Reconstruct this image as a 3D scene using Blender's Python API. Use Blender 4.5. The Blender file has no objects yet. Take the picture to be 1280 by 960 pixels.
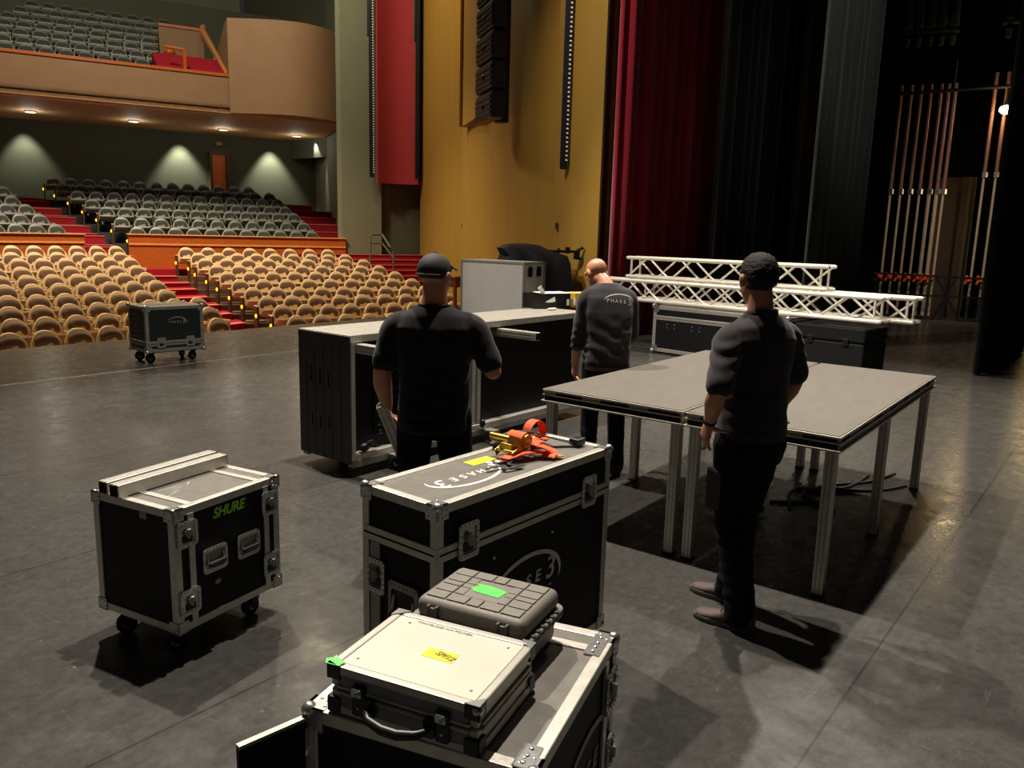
import bpy, bmesh, math, random
from mathutils import Vector, Matrix, noise
random.seed(7)
PI = math.pi
S = bpy.context.scene
COL = S.collection
R = math.radians

# ------------------------------------------------------------------ camera
FPX, PITCH, ROLL, YAW, HCAM = 998.0, R(10.59), R(1.48), R(38.0), 1.85
_fh = Vector((math.cos(YAW), math.sin(YAW), 0)); _rh = Vector((math.sin(YAW), -math.cos(YAW), 0)); _up = Vector((0, 0, 1))
CF = _fh * math.cos(PITCH) - _up * math.sin(PITCH)
_u = _up * math.cos(PITCH) + _fh * math.sin(PITCH)
CR = _rh * math.cos(ROLL) + _u * math.sin(ROLL)
CU = _u * math.cos(ROLL) - _rh * math.sin(ROLL)
CP = Vector((0, 0, HCAM))
cam = bpy.data.cameras.new('camera'); cam.sensor_width = 36; cam.lens = FPX / 1280 * 36; cam.clip_end = 300
co = bpy.data.objects.new('camera', cam); COL.objects.link(co)
co.matrix_world = Matrix(((CR.x, CU.x, -CF.x, CP.x), (CR.y, CU.y, -CF.y, CP.y), (CR.z, CU.z, -CF.z, CP.z), (0, 0, 0, 1)))
S.camera = co

def ray(x, y): return CR * ((x - 640) / FPX) - CU * ((y - 480) / FPX) + CF
def at(x, y, z=0.0):
    d = ray(x, y); return CP + d * ((z - HCAM) / d.z)
def hit(x, y, p0, p1):
    "where the sight line of a measured point meets the vertical plane over the plan line p0-p1"
    d = ray(x, y); n = Vector((-(p1[1] - p0[1]), p1[0] - p0[0]))
    t = ((p0[0] - CP.x) * n.x + (p0[1] - CP.y) * n.y) / (d.x * n.x + d.y * n.y)
    return CP + d * t

# ------------------------------------------------------------------ materials
def lin(c):
    if isinstance(c, str):
        c = c.lstrip('#'); c = [int(c[i:i + 2], 16) / 255 for i in (0, 2, 4)]
    return [v / 12.92 if v <= .04045 else ((v + .055) / 1.055) ** 2.4 for v in c] + [1]
def mat(name, col, rough=.5, metal=0., spec=.5, var=0., vscale=20., bump=0., bscale=60., emit=None, estr=0., stretch=None, sheen=0., sub=0.):
    m = bpy.data.materials.new(name); m.use_nodes = True
    nt = m.node_tree; b = nt.nodes['Principled BSDF']
    c = lin(col)
    b.inputs['Base Color'].default_value = c; b.inputs['Roughness'].default_value = rough
    b.inputs['Metallic'].default_value = metal; b.inputs['Specular IOR Level'].default_value = spec
    if sheen: b.inputs['Sheen Weight'].default_value = sheen
    if sub:
        b.inputs['Subsurface Weight'].default_value = sub; b.inputs['Subsurface Radius'].default_value = (.01, .004, .002)
    tc = None
    if var or bump:
        tc = nt.nodes.new('ShaderNodeTexCoord'); mp = nt.nodes.new('ShaderNodeMapping')
        nt.links.new(tc.outputs['Object'], mp.inputs['Vector'])
        if stretch: mp.inputs['Scale'].default_value = stretch
    if var:
        n = nt.nodes.new('ShaderNodeTexNoise'); n.inputs['Scale'].default_value = vscale; n.inputs['Detail'].default_value = 5
        nt.links.new(mp.outputs[0], n.inputs['Vector'])
        r = nt.nodes.new('ShaderNodeValToRGB')
        r.color_ramp.elements[0].position = .3; r.color_ramp.elements[1].position = .7
        r.color_ramp.elements[0].color = [v * (1 - var) for v in c[:3]] + [1]
        r.color_ramp.elements[1].color = [min(1, v * (1 + var)) for v in c[:3]] + [1]
        nt.links.new(n.outputs['Fac'], r.inputs['Fac']); nt.links.new(r.outputs['Color'], b.inputs['Base Color'])
    if bump:
        n2 = nt.nodes.new('ShaderNodeTexNoise'); n2.inputs['Scale'].default_value = bscale; n2.inputs['Detail'].default_value = 4
        nt.links.new(mp.outputs[0], n2.inputs['Vector'])
        bp = nt.nodes.new('ShaderNodeBump'); bp.inputs['Strength'].default_value = bump; bp.inputs['Distance'].default_value = .01
        nt.links.new(n2.outputs['Fac'], bp.inputs['Height']); nt.links.new(bp.outputs[0], b.inputs['Normal'])
    if emit:
        b.inputs['Emission Color'].default_value = lin(emit); b.inputs['Emission Strength'].default_value = estr
    return m

M = {}
M['alu'] = mat('aluminium', '#c9c5ba', .42, .75, var=.10, vscale=30, bump=.05, bscale=120)
M['alu_d'] = mat('dull_aluminium', '#9c988e', .5, .7, var=.12, vscale=18)
M['alu_w'] = mat('bright_truss_aluminium', '#ece7d8', .42, .25, var=.05, vscale=12)
M['chrome'] = mat('zinc_plated_steel', '#c2c4c2', .28, .9, var=.12, vscale=60)
M['lam'] = mat('black_laminate', '#0c0c0e', .6, 0, .25, var=.25, vscale=14, bump=.12, bscale=300)
M['lam_g'] = mat('dark_green_black_laminate', '#14201d', .5, 0, .4, var=.2, vscale=14, bump=.1, bscale=200)
M['lam_t'] = mat('scuffed_laminate_lid', '#6a665f', .5, 0, .4, var=.14, vscale=16, bump=.15, bscale=320)
M['rubber'] = mat('black_rubber', '#101010', .6, 0, .4)
M['hole'] = mat('dark_recess', '#0b0b0c', .8, 0, .2)
M['white'] = mat('white_vinyl', '#e6e4de', .5)
M['white_w'] = mat('worn_white_vinyl', '#94918a', .5, var=.3, vscale=40)
M['green_v'] = mat('green_vinyl', '#8fd02c', .5)
M['yellow_t'] = mat('yellow_tape', '#d2cf22', .5)
M['green_t'] = mat('green_tape', '#55d952', .5)
M['ink'] = mat('pencil_ink', '#7a745c', .8)
M['ink2'] = mat('brown_ink', '#8a7d1c', .8)
M['orange'] = mat('orange_webbing', '#f25a1c', .7, bump=.3, bscale=300)
M['brass'] = mat('yellow_zinc', '#a58a3e', .35, .8, var=.2, vscale=40)
M['webbing'] = mat('black_webbing', '#17171b', .7, bump=.3, bscale=200)
M['silver_p'] = mat('pale_aluminium_sheet', '#c6c0b0', .45, .05, var=.03, vscale=8)
M['silver_s'] = mat('ribbed_aluminium_side', '#b0aca2', .42, .6, var=.05, vscale=10)
M['silver_d'] = mat('grey_aluminium_front', '#6f7072', .42, .6, var=.06, vscale=10)
M['plastic_g'] = mat('grey_hard_plastic', '#77726a', .55, 0, .4, var=.06, vscale=30, bump=.12, bscale=350)
M['plastic_d'] = mat('dark_hard_plastic', '#4a4641', .55, 0, .4)
M['black_pl'] = mat('black_plastic', '#131313', .4)
M['deck_top'] = mat('grey_deck_plywood', '#5c574f', .6, 0, .35, var=.10, vscale=5, bump=.1, bscale=80, stretch=(1, 6, 1))
M['deck_end'] = mat('black_deck_edge', '#3e3b35', .55, .3, var=.15, vscale=10, stretch=(8, 8, 1))
M['ply_dark'] = mat('black_plywood', '#111212', .65, 0, .2, var=.2, vscale=9)
M['tan_shell'] = mat('pale_wood_seat_shell', '#c9aa7e', .42, 0, .5, var=.06, vscale=6)
M['tan_pad'] = mat('brown_seat_fabric', '#5c4129', .85, bump=.2, bscale=150, sheen=.2)
M['tan_pan'] = mat('pale_wood_seat_pan', '#dcc199', .42, 0, .5, var=.05, vscale=6); M['grey_pan'] = mat('pale_grey_seat_pan', '#7d8077', .45, 0, .5)
M['grey_shell'] = mat('grey_seat_shell', '#66685f', .45, 0, .5, var=.06, vscale=6)
M['grey_pad'] = mat('charcoal_seat_fabric', '#2d312e', .85, bump=.2, bscale=150)
M['arm'] = mat('seat_arm_cap', '#c9b183', .35)
M['stand'] = mat('dark_wood_end_panel', '#4c3720', .5, var=.25, vscale=9, stretch=(6, 6, 1))
M['aisle_l'] = mat('aisle_lamp', '#ffc43a', .5, emit='#ffb51e', estr=2.2)
M['wood'] = mat('orange_wood', '#a8551f', .38, 0, .5, var=.14, vscale=5, stretch=(1, 1, 7))
M['wood_l'] = mat('pale_orange_wood', '#cf8a4c', .35, var=.08, vscale=6)
M['carpet'] = mat('red_carpet', '#93202a', .95, 0, .1, var=.12, vscale=40, bump=.3, bscale=120)
M['carpet_lit'] = mat('carpet_lit_nosing', '#c8685e', .8)  # pale pink carries the overhead light on the treads in its colour
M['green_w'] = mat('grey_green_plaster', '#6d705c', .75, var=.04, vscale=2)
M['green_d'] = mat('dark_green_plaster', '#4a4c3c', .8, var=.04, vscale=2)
M['taupe'] = mat('taupe_plaster', '#866849', .7, var=.05, vscale=1.5)
M['soff'] = mat('soffit_plaster', '#d0a26c', .7)
M['yellow_w'] = mat('mustard_plaster', '#97752e', .6, 0, .3, var=.06, vscale=1.2, stretch=(3, 3, .4))
M['banner'] = mat('red_fabric_panel', '#96262a', .85, var=.06, vscale=3)
M['redcurt'] = mat('red_velour', '#8e1024', .9, 0, .2, sheen=.3, var=.12, vscale=2, stretch=(4, 4, .3))
M['blackcurt'] = mat('black_velour', '#0d0e0d', .95, 0, .15, sheen=.05, var=.2, vscale=3, stretch=(4, 4, .3))
M['greycurt'] = mat('charcoal_velour', '#3c3f3c', .95, 0, .15, sheen=.1, var=.2, vscale=3, stretch=(4, 4, .3))
M['dark'] = mat('backstage_black', '#0c0c0b', .9, 0, .1)
M['brownwall'] = mat('backstage_block_wall', '#3f2f18', .85, var=.2, vscale=3)
M['blk_metal'] = mat('black_steel', '#1a1a1b', .4, .4)
M['greycase'] = mat('grey_laminate', '#b6b4ae', .40, .05, .5, var=.06, vscale=2)
M['cloth'] = mat('black_cover_cloth', '#0c0c0e', .7, 0, .4, bump=.4, bscale=8)
M['pole'] = mat('pale_rope', '#a3917a', .6, var=.15, vscale=10)
M['pole_r'] = mat('dusty_red_rod', '#6b4640', .6, var=.2, vscale=12)  # dusty red upper length of each fly line
M['pole_b'] = mat('dark_grip', '#141414', .6)
M['lock'] = mat('orange_rope_lock', '#e2561c', .5)
M['bulb'] = mat('warm_bulb', '#fff0c8', .5, emit='#ffd890', estr=60)
M['down'] = mat('downlight_lens', '#fff0d8', .5, emit='#ffe2b8', estr=5)
M['skin1'] = mat('fair_skin', '#c08468', .5, 0, .4, var=.08, vscale=14, sub=.06)
M['skin2'] = mat('tan_skin', '#ad7a5e', .5, 0, .4, var=.08, vscale=14, sub=.06)
M['skin3'] = mat('ruddy_skin', '#c78a6a', .42, 0, .45, var=.08, vscale=14, sub=.06)
M['shirt_b'] = mat('black_cotton', '#1d1a1c', .9, 0, .2, sheen=.12, bump=.1, bscale=400)
M['shirt_g'] = mat('charcoal_polo_cotton', '#2b2729', .9, 0, .2, sheen=.15, bump=.1, bscale=400)
M['shirt_c'] = mat('charcoal_jersey', '#302e31', .9, 0, .2, sheen=.15, bump=.1, bscale=400)
M['trou'] = mat('black_trousers', '#09090b', .9, 0, .2, bump=.12, bscale=300)
M['jeans'] = mat('dark_navy_denim', '#131a22', .9, 0, .2, bump=.15, bscale=300)
M['hair'] = mat('dark_brown_hair', '#15100e', .75, 0, .25, var=.4, vscale=60, bump=.8, bscale=90, stretch=(1, .3, 1))
M['cap'] = mat('black_cap_twill', '#1c1a1a', .75, bump=.2, bscale=300)
M['stub'] = mat('cropped_hair', '#3a2a22', .7, bump=.6, bscale=300)
M['belt'] = mat('brown_leather', '#4a2a1a', .5)
M['shoe'] = mat('taupe_shoe', '#4f413d', .7, bump=.2, bscale=200)
M['sole'] = mat('grey_sole', '#4c4845', .7)
M['shoe_b'] = mat('dark_shoe', '#191919', .6)
M['eye'] = mat('eye_white', '#d8d2c8', .3)
M['cardy'] = mat('yellow_card', '#c79b3c', .7)
M['paper'] = mat('white_paper', '#dcd9d0', .7)
M['door_o'] = mat('orange_wood_door', '#c4601f', .5, var=.1, vscale=4)

# stage floor: dark vinyl with scuffs and long seams
def floor_mat():
    m = bpy.data.materials.new('scuffed_stage_vinyl'); m.use_nodes = True; nt = m.node_tree; N = nt.nodes; L = nt.links
    b = N['Principled BSDF']; tc = N.new('ShaderNodeTexCoord')
    def nz(scale, det, rough=.6, st=(1, 1, 1)):
        mp = N.new('ShaderNodeMapping'); mp.inputs['Scale'].default_value = st; L.new(tc.outputs['Object'], mp.inputs[0])
        n = N.new('ShaderNodeTexNoise'); n.inputs['Scale'].default_value = scale; n.inputs['Detail'].default_value = det; n.inputs['Roughness'].default_value = rough
        L.new(mp.outputs[0], n.inputs['Vector']); return n.outputs['Fac']
    def ramp(src, p0, p1, c0=0., c1=1.):
        r = N.new('ShaderNodeMapRange'); L.new(src, r.inputs['Value'])
        r.inputs['From Min'].default_value = p0; r.inputs['From Max'].default_value = p1; r.inputs['To Min'].default_value = c0; r.inputs['To Max'].default_value = c1
        return r.outputs[0]
    def math_(op, a, bb):
        q = N.new('ShaderNodeMath'); q.operation = op
        for i, v in enumerate((a, bb)):
            if isinstance(v, (int, float)): q.inputs[i].default_value = v
            else: L.new(v, q.inputs[i])
        return q.outputs[0]
    base = ramp(nz(1.1, 6), .35, .7, .92, 1.15)
    fine = ramp(nz(18, 8, .78), .36, .78, .78, 1.5)
    scr1 = ramp(nz(3.2, 5, .65, (1, 7, 1)), .62, .70)
    scr2 = ramp(nz(3.4, 5, .65, (6, 1, 1)), .64, .72)
    scr1 = math_('MAXIMUM', scr1, math_('MULTIPLY', ramp(nz(9, 4, .7, (1, 14, 1)), .59, .68), .8)); scr2 = math_('MAXIMUM', scr2, math_('MULTIPLY', ramp(nz(10, 4, .7, (12, 1.4, 1)), .61, .70), .8))
    spots = ramp(nz(30, 2, .5), .735, .76)
    sx = N.new('ShaderNodeSeparateXYZ'); L.new(tc.outputs['Object'], sx.inputs[0])
    def seam(sock, period, off, w):
        f = math_('FRACT', math_('DIVIDE', math_('ADD', sock, off), period), 0)
        return math_('LESS_THAN', math_('ABSOLUTE', math_('SUBTRACT', f, .5), 0), w / period)
    s1 = seam(sx.outputs['Y'], 1.9, .2, .006); s2 = seam(sx.outputs['X'], 7.5, 5.1, .006)
    v = math_('MULTIPLY', base, fine)
    v = math_('ADD', v, math_('MULTIPLY', math_('MAXIMUM', scr1, scr2), .55))
    v = math_('ADD', v, math_('MULTIPLY', spots, 1.6))
    v = math_('MULTIPLY', v, math_('SUBTRACT', 1, math_('MULTIPLY', math_('MAXIMUM', s1, s2), .45)))
    mx = N.new('ShaderNodeVectorMath'); mx.operation = 'SCALE'; mx.inputs[0].default_value = (.049, .0475, .0435); L.new(v, mx.inputs['Scale'])
    L.new(mx.outputs[0], b.inputs['Base Color'])
    rg = ramp(nz(5, 5), .3, .75, .17, .36); L.new(rg, b.inputs['Roughness'])
    b.inputs['Specular IOR Level'].default_value = .32
    bp = N.new('ShaderNodeBump'); bp.inputs['Strength'].default_value = .03; bp.inputs['Distance'].default_value = .01; L.new(nz(14, 4), bp.inputs['Height']); L.new(bp.outputs[0], b.inputs['Normal'])
    return m
M['floor'] = floor_mat()

# ------------------------------------------------------------------ mesh builder
class MB:
    def __init__(s, X=None): s.v = []; s.f = []; s.X = X
    def _add(s, vs, fs):
        o = len(s.v)
        if s.X: vs = [s.X @ Vector(p) for p in vs]
        s.v += [tuple(p) for p in vs]; s.f += [tuple(i + o for i in f) for f in fs]
        return s
    def box(s, c, d, X=None):
        hx, hy, hz = d[0] / 2, d[1] / 2, d[2] / 2
        vs = [Vector((x, y, z)) for x in (-hx, hx) for y in (-hy, hy) for z in (-hz, hz)]
        vs = [(X @ p if X else p) + Vector(c) for p in vs]
        return s._add(vs, [(0, 1, 3, 2), (4, 6, 7, 5), (0, 4, 5, 1), (2, 3, 7, 6), (0, 2, 6, 4), (1, 5, 7, 3)])
    def bb(s, a, b):
        return s.box([(a[i] + b[i]) / 2 for i in range(3)], [abs(b[i] - a[i]) for i in range(3)])
    def bar(s, p0, p1, w, h, up=(0, 0, 1)):
        p0, p1 = Vector(p0), Vector(p1); d = (p1 - p0); L = d.length; d.normalize(); up = Vector(up)
        if abs(d.dot(up)) > .99: up = Vector((0, 1, 0))
        x = d.cross(up).normalized(); y = x.cross(d)
        vs = []
        for t in (0, 1):
            for a, b in ((-1, -1), (1, -1), (1, 1), (-1, 1)):
                vs.append(p0 + d * (L * t) + x * (a * w / 2) + y * (b * h / 2))
        return s._add(vs, [(3, 2, 1, 0), (4, 5, 6, 7), (0, 1, 5, 4), (1, 2, 6, 5), (2, 3, 7, 6), (3, 0, 4, 7)])
    def loft(s, rings, cap=True, closed=False):
        n = len(rings[0]); vs = [p for r in rings for p in r]; fs = []
        m = len(rings)
        for i in range(m if closed else m - 1):
            a, b = i * n, ((i + 1) % m) * n
            for j in range(n):
                k = (j + 1) % n; fs.append((a + j, a + k, b + k, b + j))
        if cap and not closed:
            fs.append(tuple(reversed(range(n)))); fs.append(tuple((m - 1) * n + j for j in range(n)))
        return s._add(vs, fs)
    def tube(s, pts, r, n=10, cap=True, closed=False, flat=None, up=None):
        pts = [Vector(p) for p in pts]; m = len(pts)
        rs = r if isinstance(r, (list, tuple)) else [r] * m
        rings = []; x = None
        for i, p in enumerate(pts):
            if closed: d = pts[(i + 1) % m] - pts[i - 1]
            else: d = (pts[min(i + 1, m - 1)] - pts[max(i - 1, 0)])
            d.normalize()
            if x is None:
                u = Vector(up) if up else (Vector((0, 0, 1)) if abs(d.z) < .9 else Vector((1, 0, 0)))
                x = d.cross(u).normalized()
            else:
                x = (x - d * x.dot(d)).normalized()
            y = d.cross(x)
            fx, fy = (flat if flat else (1, 1))
            rings.append([p + x * (math.cos(2 * PI * k / n) * rs[i] * fx) + y * (math.sin(2 * PI * k / n) * rs[i] * fy) for k in range(n)])
        return s.loft(rings, cap, closed)
    def cyl(s, p0, p1, r, r1=None, n=14): return s.tube([p0, p1], [r, r if r1 is None else r1], n)
    def limb(s, pts, rs, n=14, sub=4):
        "round-ended tapering tube through joints, smoothly interpolated"
        P = [Vector(p) for p in pts]; out = []; ro = []
        for i in range(len(P) - 1):
            p0 = P[max(i - 1, 0)]; p3 = P[min(i + 2, len(P) - 1)]
            for k in range(sub):
                t = k / sub; a, b = P[i], P[i + 1]
                q = .5 * ((2 * a) + (b - p0) * t + (2 * p0 - 5 * a + 4 * b - p3) * t * t + (-p0 + 3 * a - 3 * b + p3) * t ** 3)
                out.append(q); ro.append(rs[i] + (rs[i + 1] - rs[i]) * t)
        out.append(P[-1]); ro.append(rs[-1])
        d0 = (out[0] - out[1]).normalized(); d1 = (out[-1] - out[-2]).normalized()
        e0 = [(out[0] + d0 * (ro[0] * math.sin(a)), ro[0] * math.cos(a)) for a in (R(80), R(55), R(28))]
        e1 = [(out[-1] + d1 * (ro[-1] * math.sin(a)), ro[-1] * math.cos(a)) for a in (R(28), R(55), R(80))]
        pp = [e[0] for e in e0] + out + [e[0] for e in e1]; rr = [e[1] for e in e0] + ro + [e[1] for e in e1]
        return s.tube(pp, rr, n)
    def ell(s, c, r, nu=16, nv=10, X=None):
        c = Vector(c); rx, ry, rz = r; vs = [(0, 0, -rz)]; fs = []
        for i in range(1, nv):
            a = -PI / 2 + PI * i / nv
            for j in range(nu):
                b = 2 * PI * j / nu; vs.append((rx * math.cos(a) * math.cos(b), ry * math.cos(a) * math.sin(b), rz * math.sin(a)))
        vs.append((0, 0, rz)); T = len(vs) - 1
        for j in range(nu):
            k = (j + 1) % nu; fs.append((0, 1 + k, 1 + j)); fs.append((T, T - nu + j, T - nu + k))
            for i in range(nv - 2):
                a = 1 + i * nu; fs.append((a + j, a + k, a + nu + k, a + nu + j))
        vs = [(X @ Vector(p) if X else Vector(p)) + c for p in vs]
        return s._add(vs, fs)
    def prism(s, poly, z0, z1):
        n = len(poly); A = sum(poly[i][0] * poly[(i + 1) % n][1] - poly[(i + 1) % n][0] * poly[i][1] for i in range(n))
        if A < 0: poly = list(reversed(poly))
        vs = [(p[0], p[1], z0) for p in poly] + [(p[0], p[1], z1) for p in poly]
        fs = [tuple(reversed(range(n))), tuple(range(n, 2 * n))] + [(i, (i + 1) % n, n + (i + 1) % n, n + i) for i in range(n)]
        return s._add(vs, fs)
    def wall(s, p0, p1, z0, z1, t=.1, side=1):
        "vertical slab over plan line p0-p1, thickness t away to the given side"
        a = Vector((p0[0], p0[1])); b = Vector((p1[0], p1[1])); d = (b - a).normalized(); n = Vector((-d.y, d.x)) * t * side
        return s.prism([a, b, b + n, a + n], z0, z1)
    def curve_wall(s, pts, z0, z1, t, side=1):
        P = [Vector((p[0], p[1])) for p in pts]; O = []
        for i, p in enumerate(P):
            d = (P[min(i + 1, len(P) - 1)] - P[max(i - 1, 0)]).normalized(); O.append(p + Vector((-d.y, d.x)) * t * side)
        return s.loft([[Vector((a.x, a.y, z0)), Vector((a.x, a.y, z1)), Vector((b.x, b.y, z1)), Vector((b.x, b.y, z0))] for a, b in zip(P, O)])
    def build(s, name, m, parent=None, smooth=False, bevel=0., seg=2, loc=None):
        me = bpy.data.meshes.new(name); me.from_pydata(s.v, [], s.f)
        if bevel or True:
            bm = bmesh.new(); bm.from_mesh(me); bmesh.ops.recalc_face_normals(bm, faces=bm.faces)
            if bevel:
                es = [e for e in bm.edges if len(e.link_faces) == 2 and e.calc_face_angle(0) > R(35)]
                bmesh.ops.bevel(bm, geom=es, offset=bevel, segments=seg, affect='EDGES', profile=.5, clamp_overlap=True)
            bm.to_mesh(me); bm.free()
        if smooth:
            for p in me.polygons: p.use_smooth = True
            if smooth != 'all':
                try: me.set_sharp_from_angle(angle=R(40))
                except Exception: pass
        o = bpy.data.objects.new(name, me); COL.objects.link(o)
        me.materials.append(M[m] if isinstance(m, str) else m)
        if parent: o.parent = parent
        return o

def thing(name, label, cat, loc=(0, 0, 0), rotz=0., group=None, mw=None):
    o = bpy.data.objects.new(name, None); COL.objects.link(o); o.empty_display_size = .1
    if mw is not None: o.matrix_world = mw
    else: o.location = loc; o.rotation_euler = (0, 0, rotz)
    return tag(o, label, cat, group)
def tag(o, label, cat, group=None, kind=None):
    o['label'] = label; o['category'] = cat
    if group: o['group'] = group
    if kind: o['kind'] = kind
    return o
def struct(o, label, cat='wall'):
    o['kind'] = 'structure'; o['label'] = label; o['category'] = cat; return o
def dup(root, loc, rotz, label=None, group=None):
    r = root.copy(); COL.objects.link(r); r.location = loc; r.rotation_euler = (0, 0, rotz)
    if label: r['label'] = label
    if group: r['group'] = group
    for ch in list(root.children):
        c = ch.copy(); COL.objects.link(c); c.parent = r
        for g in list(ch.children):
            d = g.copy(); COL.objects.link(d); d.parent = c
    return r
def frame(o, u, v, n):
    return Matrix(((u[0], v[0], n[0], o[0]), (u[1], v[1], n[1], o[1]), (u[2], v[2], n[2], o[2]), (0, 0, 0, 1)))
def text(name, s, size, X, m, parent, shear=0., ext=.0006, align='CENTER', sx=1., offset=0.):
    cu = bpy.data.curves.new(name, 'FONT'); cu.body = s; cu.size = size; cu.shear = shear; cu.extrude = ext; cu.align_x = align; cu.align_y = 'CENTER'; cu.offset = offset
    t = bpy.data.objects.new('tmp', cu); COL.objects.link(t)
    bpy.context.view_layer.update()
    me = bpy.data.meshes.new_from_object(t.evaluated_get(bpy.context.evaluated_depsgraph_get())); me.name = name
    bpy.data.objects.remove(t); bpy.data.curves.remove(cu)
    me.transform(X @ Matrix.Diagonal((sx, 1, 1, 1)))
    me.materials.clear(); me.materials.append(M[m])
    o = bpy.data.objects.new(name, me); COL.objects.link(o); o.parent = parent
    return o
def meshtext(mb, s, size, X, shear=0., ext=.0006, sx=1., offset=0.):
    "letters added to an existing builder"
    cu = bpy.data.curves.new('t', 'FONT'); cu.body = s; cu.size = size; cu.shear = shear; cu.extrude = ext; cu.align_x = 'CENTER'; cu.align_y = 'CENTER'; cu.offset = offset
    t = bpy.data.objects.new('tmp', cu); COL.objects.link(t); bpy.context.view_layer.update()
    me = bpy.data.meshes.new_from_object(t.evaluated_get(bpy.context.evaluated_depsgraph_get()))
    bpy.data.objects.remove(t); bpy.data.curves.remove(cu)
    XX = X @ Matrix.Diagonal((sx, 1, 1, 1))
    mb._add([XX @ v.co for v in me.vertices], [tuple(p.vertices) for p in me.polygons]); bpy.data.meshes.remove(me)
def T(x, y, z=0.): return Matrix.Translation((x, y, z))
def RZ(a): return Matrix.Rotation(a, 4, 'Z')
def swoosh(mb, X, w, h, t, tail=.35):
    "thin crescent rising over lettering and curling down at its right end, in face coordinates"
    top = []; bot = []; n = 28
    for i in range(n + 1):
        a = R(172) - (R(172) - R(-tail * 60)) * i / n
        q = math.sin(PI * min(1, (i + 1.2) / (n * .75))) if i < n * .37 else 1
        q = max(.12, q) * (1 if i < n - 4 else (n + 1 - i) / 5)
        top.append((math.cos(a) * w / 2, math.sin(a) * h)); bot.append((math.cos(a) * (w / 2 - t * q), math.sin(a) * (h - t * q)))
    vs = [X @ Vector((p[0], p[1], z)) for z in (0, .0008) for p in top + bot]; m = n + 1; fs = []
    for i in range(n):
        fs.append((2 * m + i, 2 * m + i + 1, 3 * m + i + 1, 3 * m + i)); fs.append((i, m + i, m + i + 1, i + 1))
        fs.append((i, i + 1, 2 * m + i + 1, 2 * m + i)); fs.append((m + i, 3 * m + i, 3 * m + i + 1, m + i + 1))
    mb._add(vs, fs)
def phase_logo(X, size, parent, m='white', three=1.9, name='logo'):
    mb = MB()
    for i, ch in enumerate('PHASE'):
        meshtext(mb, ch, size * (.82 + .04 * i), X @ T((i - 2.6) * size * .86, -.02 * size), shear=.2, offset=size * .02)
    meshtext(mb, '3', size * three, X @ T(2.75 * size * .86, .06 * size), shear=.2, offset=size * .015)
    swoosh(mb, X @ T(.25 * size, -.1 * size), size * 6.4, size * 1.75, size * .26)
    return mb.build(name, m, parent)
exec_parts = []

# ================================================================== SETTING
TH = R(22); NV = Vector((math.sin(TH), math.cos(TH))); TV = Vector((math.cos(TH), -math.sin(TH)))
def P2(D, s): q = NV * D + TV * s; return (q.x, q.y)
def hD(x, y, D): return hit(x, y, P2(D, 0), P2(D, 1))
def sD(p): return Vector((p[0], p[1])).dot(TV)
YA, YB = Vector((21.5, 21.3)), Vector((13.0, 8.2))          # plan line of the mustard side wall
def onY(x, y): return hit(x, y, YA, YB)

stage = MB().prism([(-9, -9), (24, -9), (24, 8), (13.6, 8.6), (16.3, 13.0), (-9, 13.0)], -1.1, 0).build('floor', 'floor')
struct(stage, 'dark scuffed vinyl stage floor', 'floor')
t = MB().bb((-8, 10.13, 0.0005), (13.5, 10.162, .0025)).build('tape_line', 'white_w')
tag(t, 'long pale tape line across the stage behind the small black trunk', 'tape')
house = MB().prism([(-12, 13.0), (16.3, 13.0), (21.6, 21.3), (21.6, 24), (-12, 24)], -1.5, -1.12).build('floor_house', 'carpet')
struct(house, 'dark red auditorium floor under the front seats', 'floor')

# ---- seats
def seat_proto(kind, label, shell, pad, pan):
    t = thing('theatre_seat', label, 'seat', (0, 0, 0))
    W = .50
    def arch(z0, z1, w, y, bow=.05, n=14, shp=2.6):
        pts = [Vector((-w / 2, y, z0))]
        for i in range(n + 1):
            x = -w / 2 + w * i / n; q = 1 - abs(2 * x / w) ** shp
            pts.append(Vector((x, y + bow * (1 - (2 * x / w) ** 2), z0 + (z1 - z0) * (.52 + .48 * q))))
        pts.append(Vector((w / 2, y, z0))); return pts
    def arch_solid(mb, z0, z1, w, y0, y1, rec, bow):
        a = arch(z0, z1, w, 0, bow); r0 = [p + Vector((0, y0 + rec * (p.z - z0), 0)) for p in a]; r1 = [p + Vector((0, y1 + rec * (p.z - z0), 0)) for p in a]
        mb.loft([r0, r1])
    b = MB(); arch_solid(b, .40, .875, W + .02, -.012, .05, .22, .05)
    b.build('backrest', shell, t, bevel=.012, smooth=True)
    p = MB()                                                    # oval upholstered pad
    rings = []
    for k, (sc, yy) in enumerate(((1, .02), (1, -.022), (.9, -.04), (.55, -.05))):
        rings.append([Vector((.205 * sc * math.copysign(abs(math.cos(a)) ** .75, math.cos(a)), yy + .05 - .05 * (sc * math.cos(a)) ** 2 + .22 * (.26 + .135 * sc * math.sin(a)), .655 + .148 * sc * math.copysign(abs(math.sin(a)) ** .8, math.sin(a)))) for a in [2 * PI * j / 22 for j in range(22)]])
    p.loft(rings); p.build('back_cushion', pad, t, smooth='all')
    c = MB(); rr = []                                           # tipped-up seat pan
    for yy, zz, th in ((-.02, .40, .05), (-.10, .42, .07), (-.24, .50, .07), (-.30, .56, .04)):
        rr.append([Vector((x * .235, yy + dy * .3, zz + dy)) for x, dy in ((-1, -th / 2), (-.7, -th * .62), (.7, -th * .62), (1, -th / 2), (1, th / 2), (-1, th / 2))])
    c.loft(rr); c.build('seat_pan', pan, t, bevel=.008, smooth=True)
    a = MB(); a.bb((.262, -.24, .575), (.298, .06, .605)); a.bb((.268, -.06, 0), (.292, .02, .58)); a.bb((.262, -.16, 0), (.298, .10, .02))
    a.build('armrest', 'arm' if kind == 'tan' else 'greyarm', t, bevel=.006)
    return t
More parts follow.
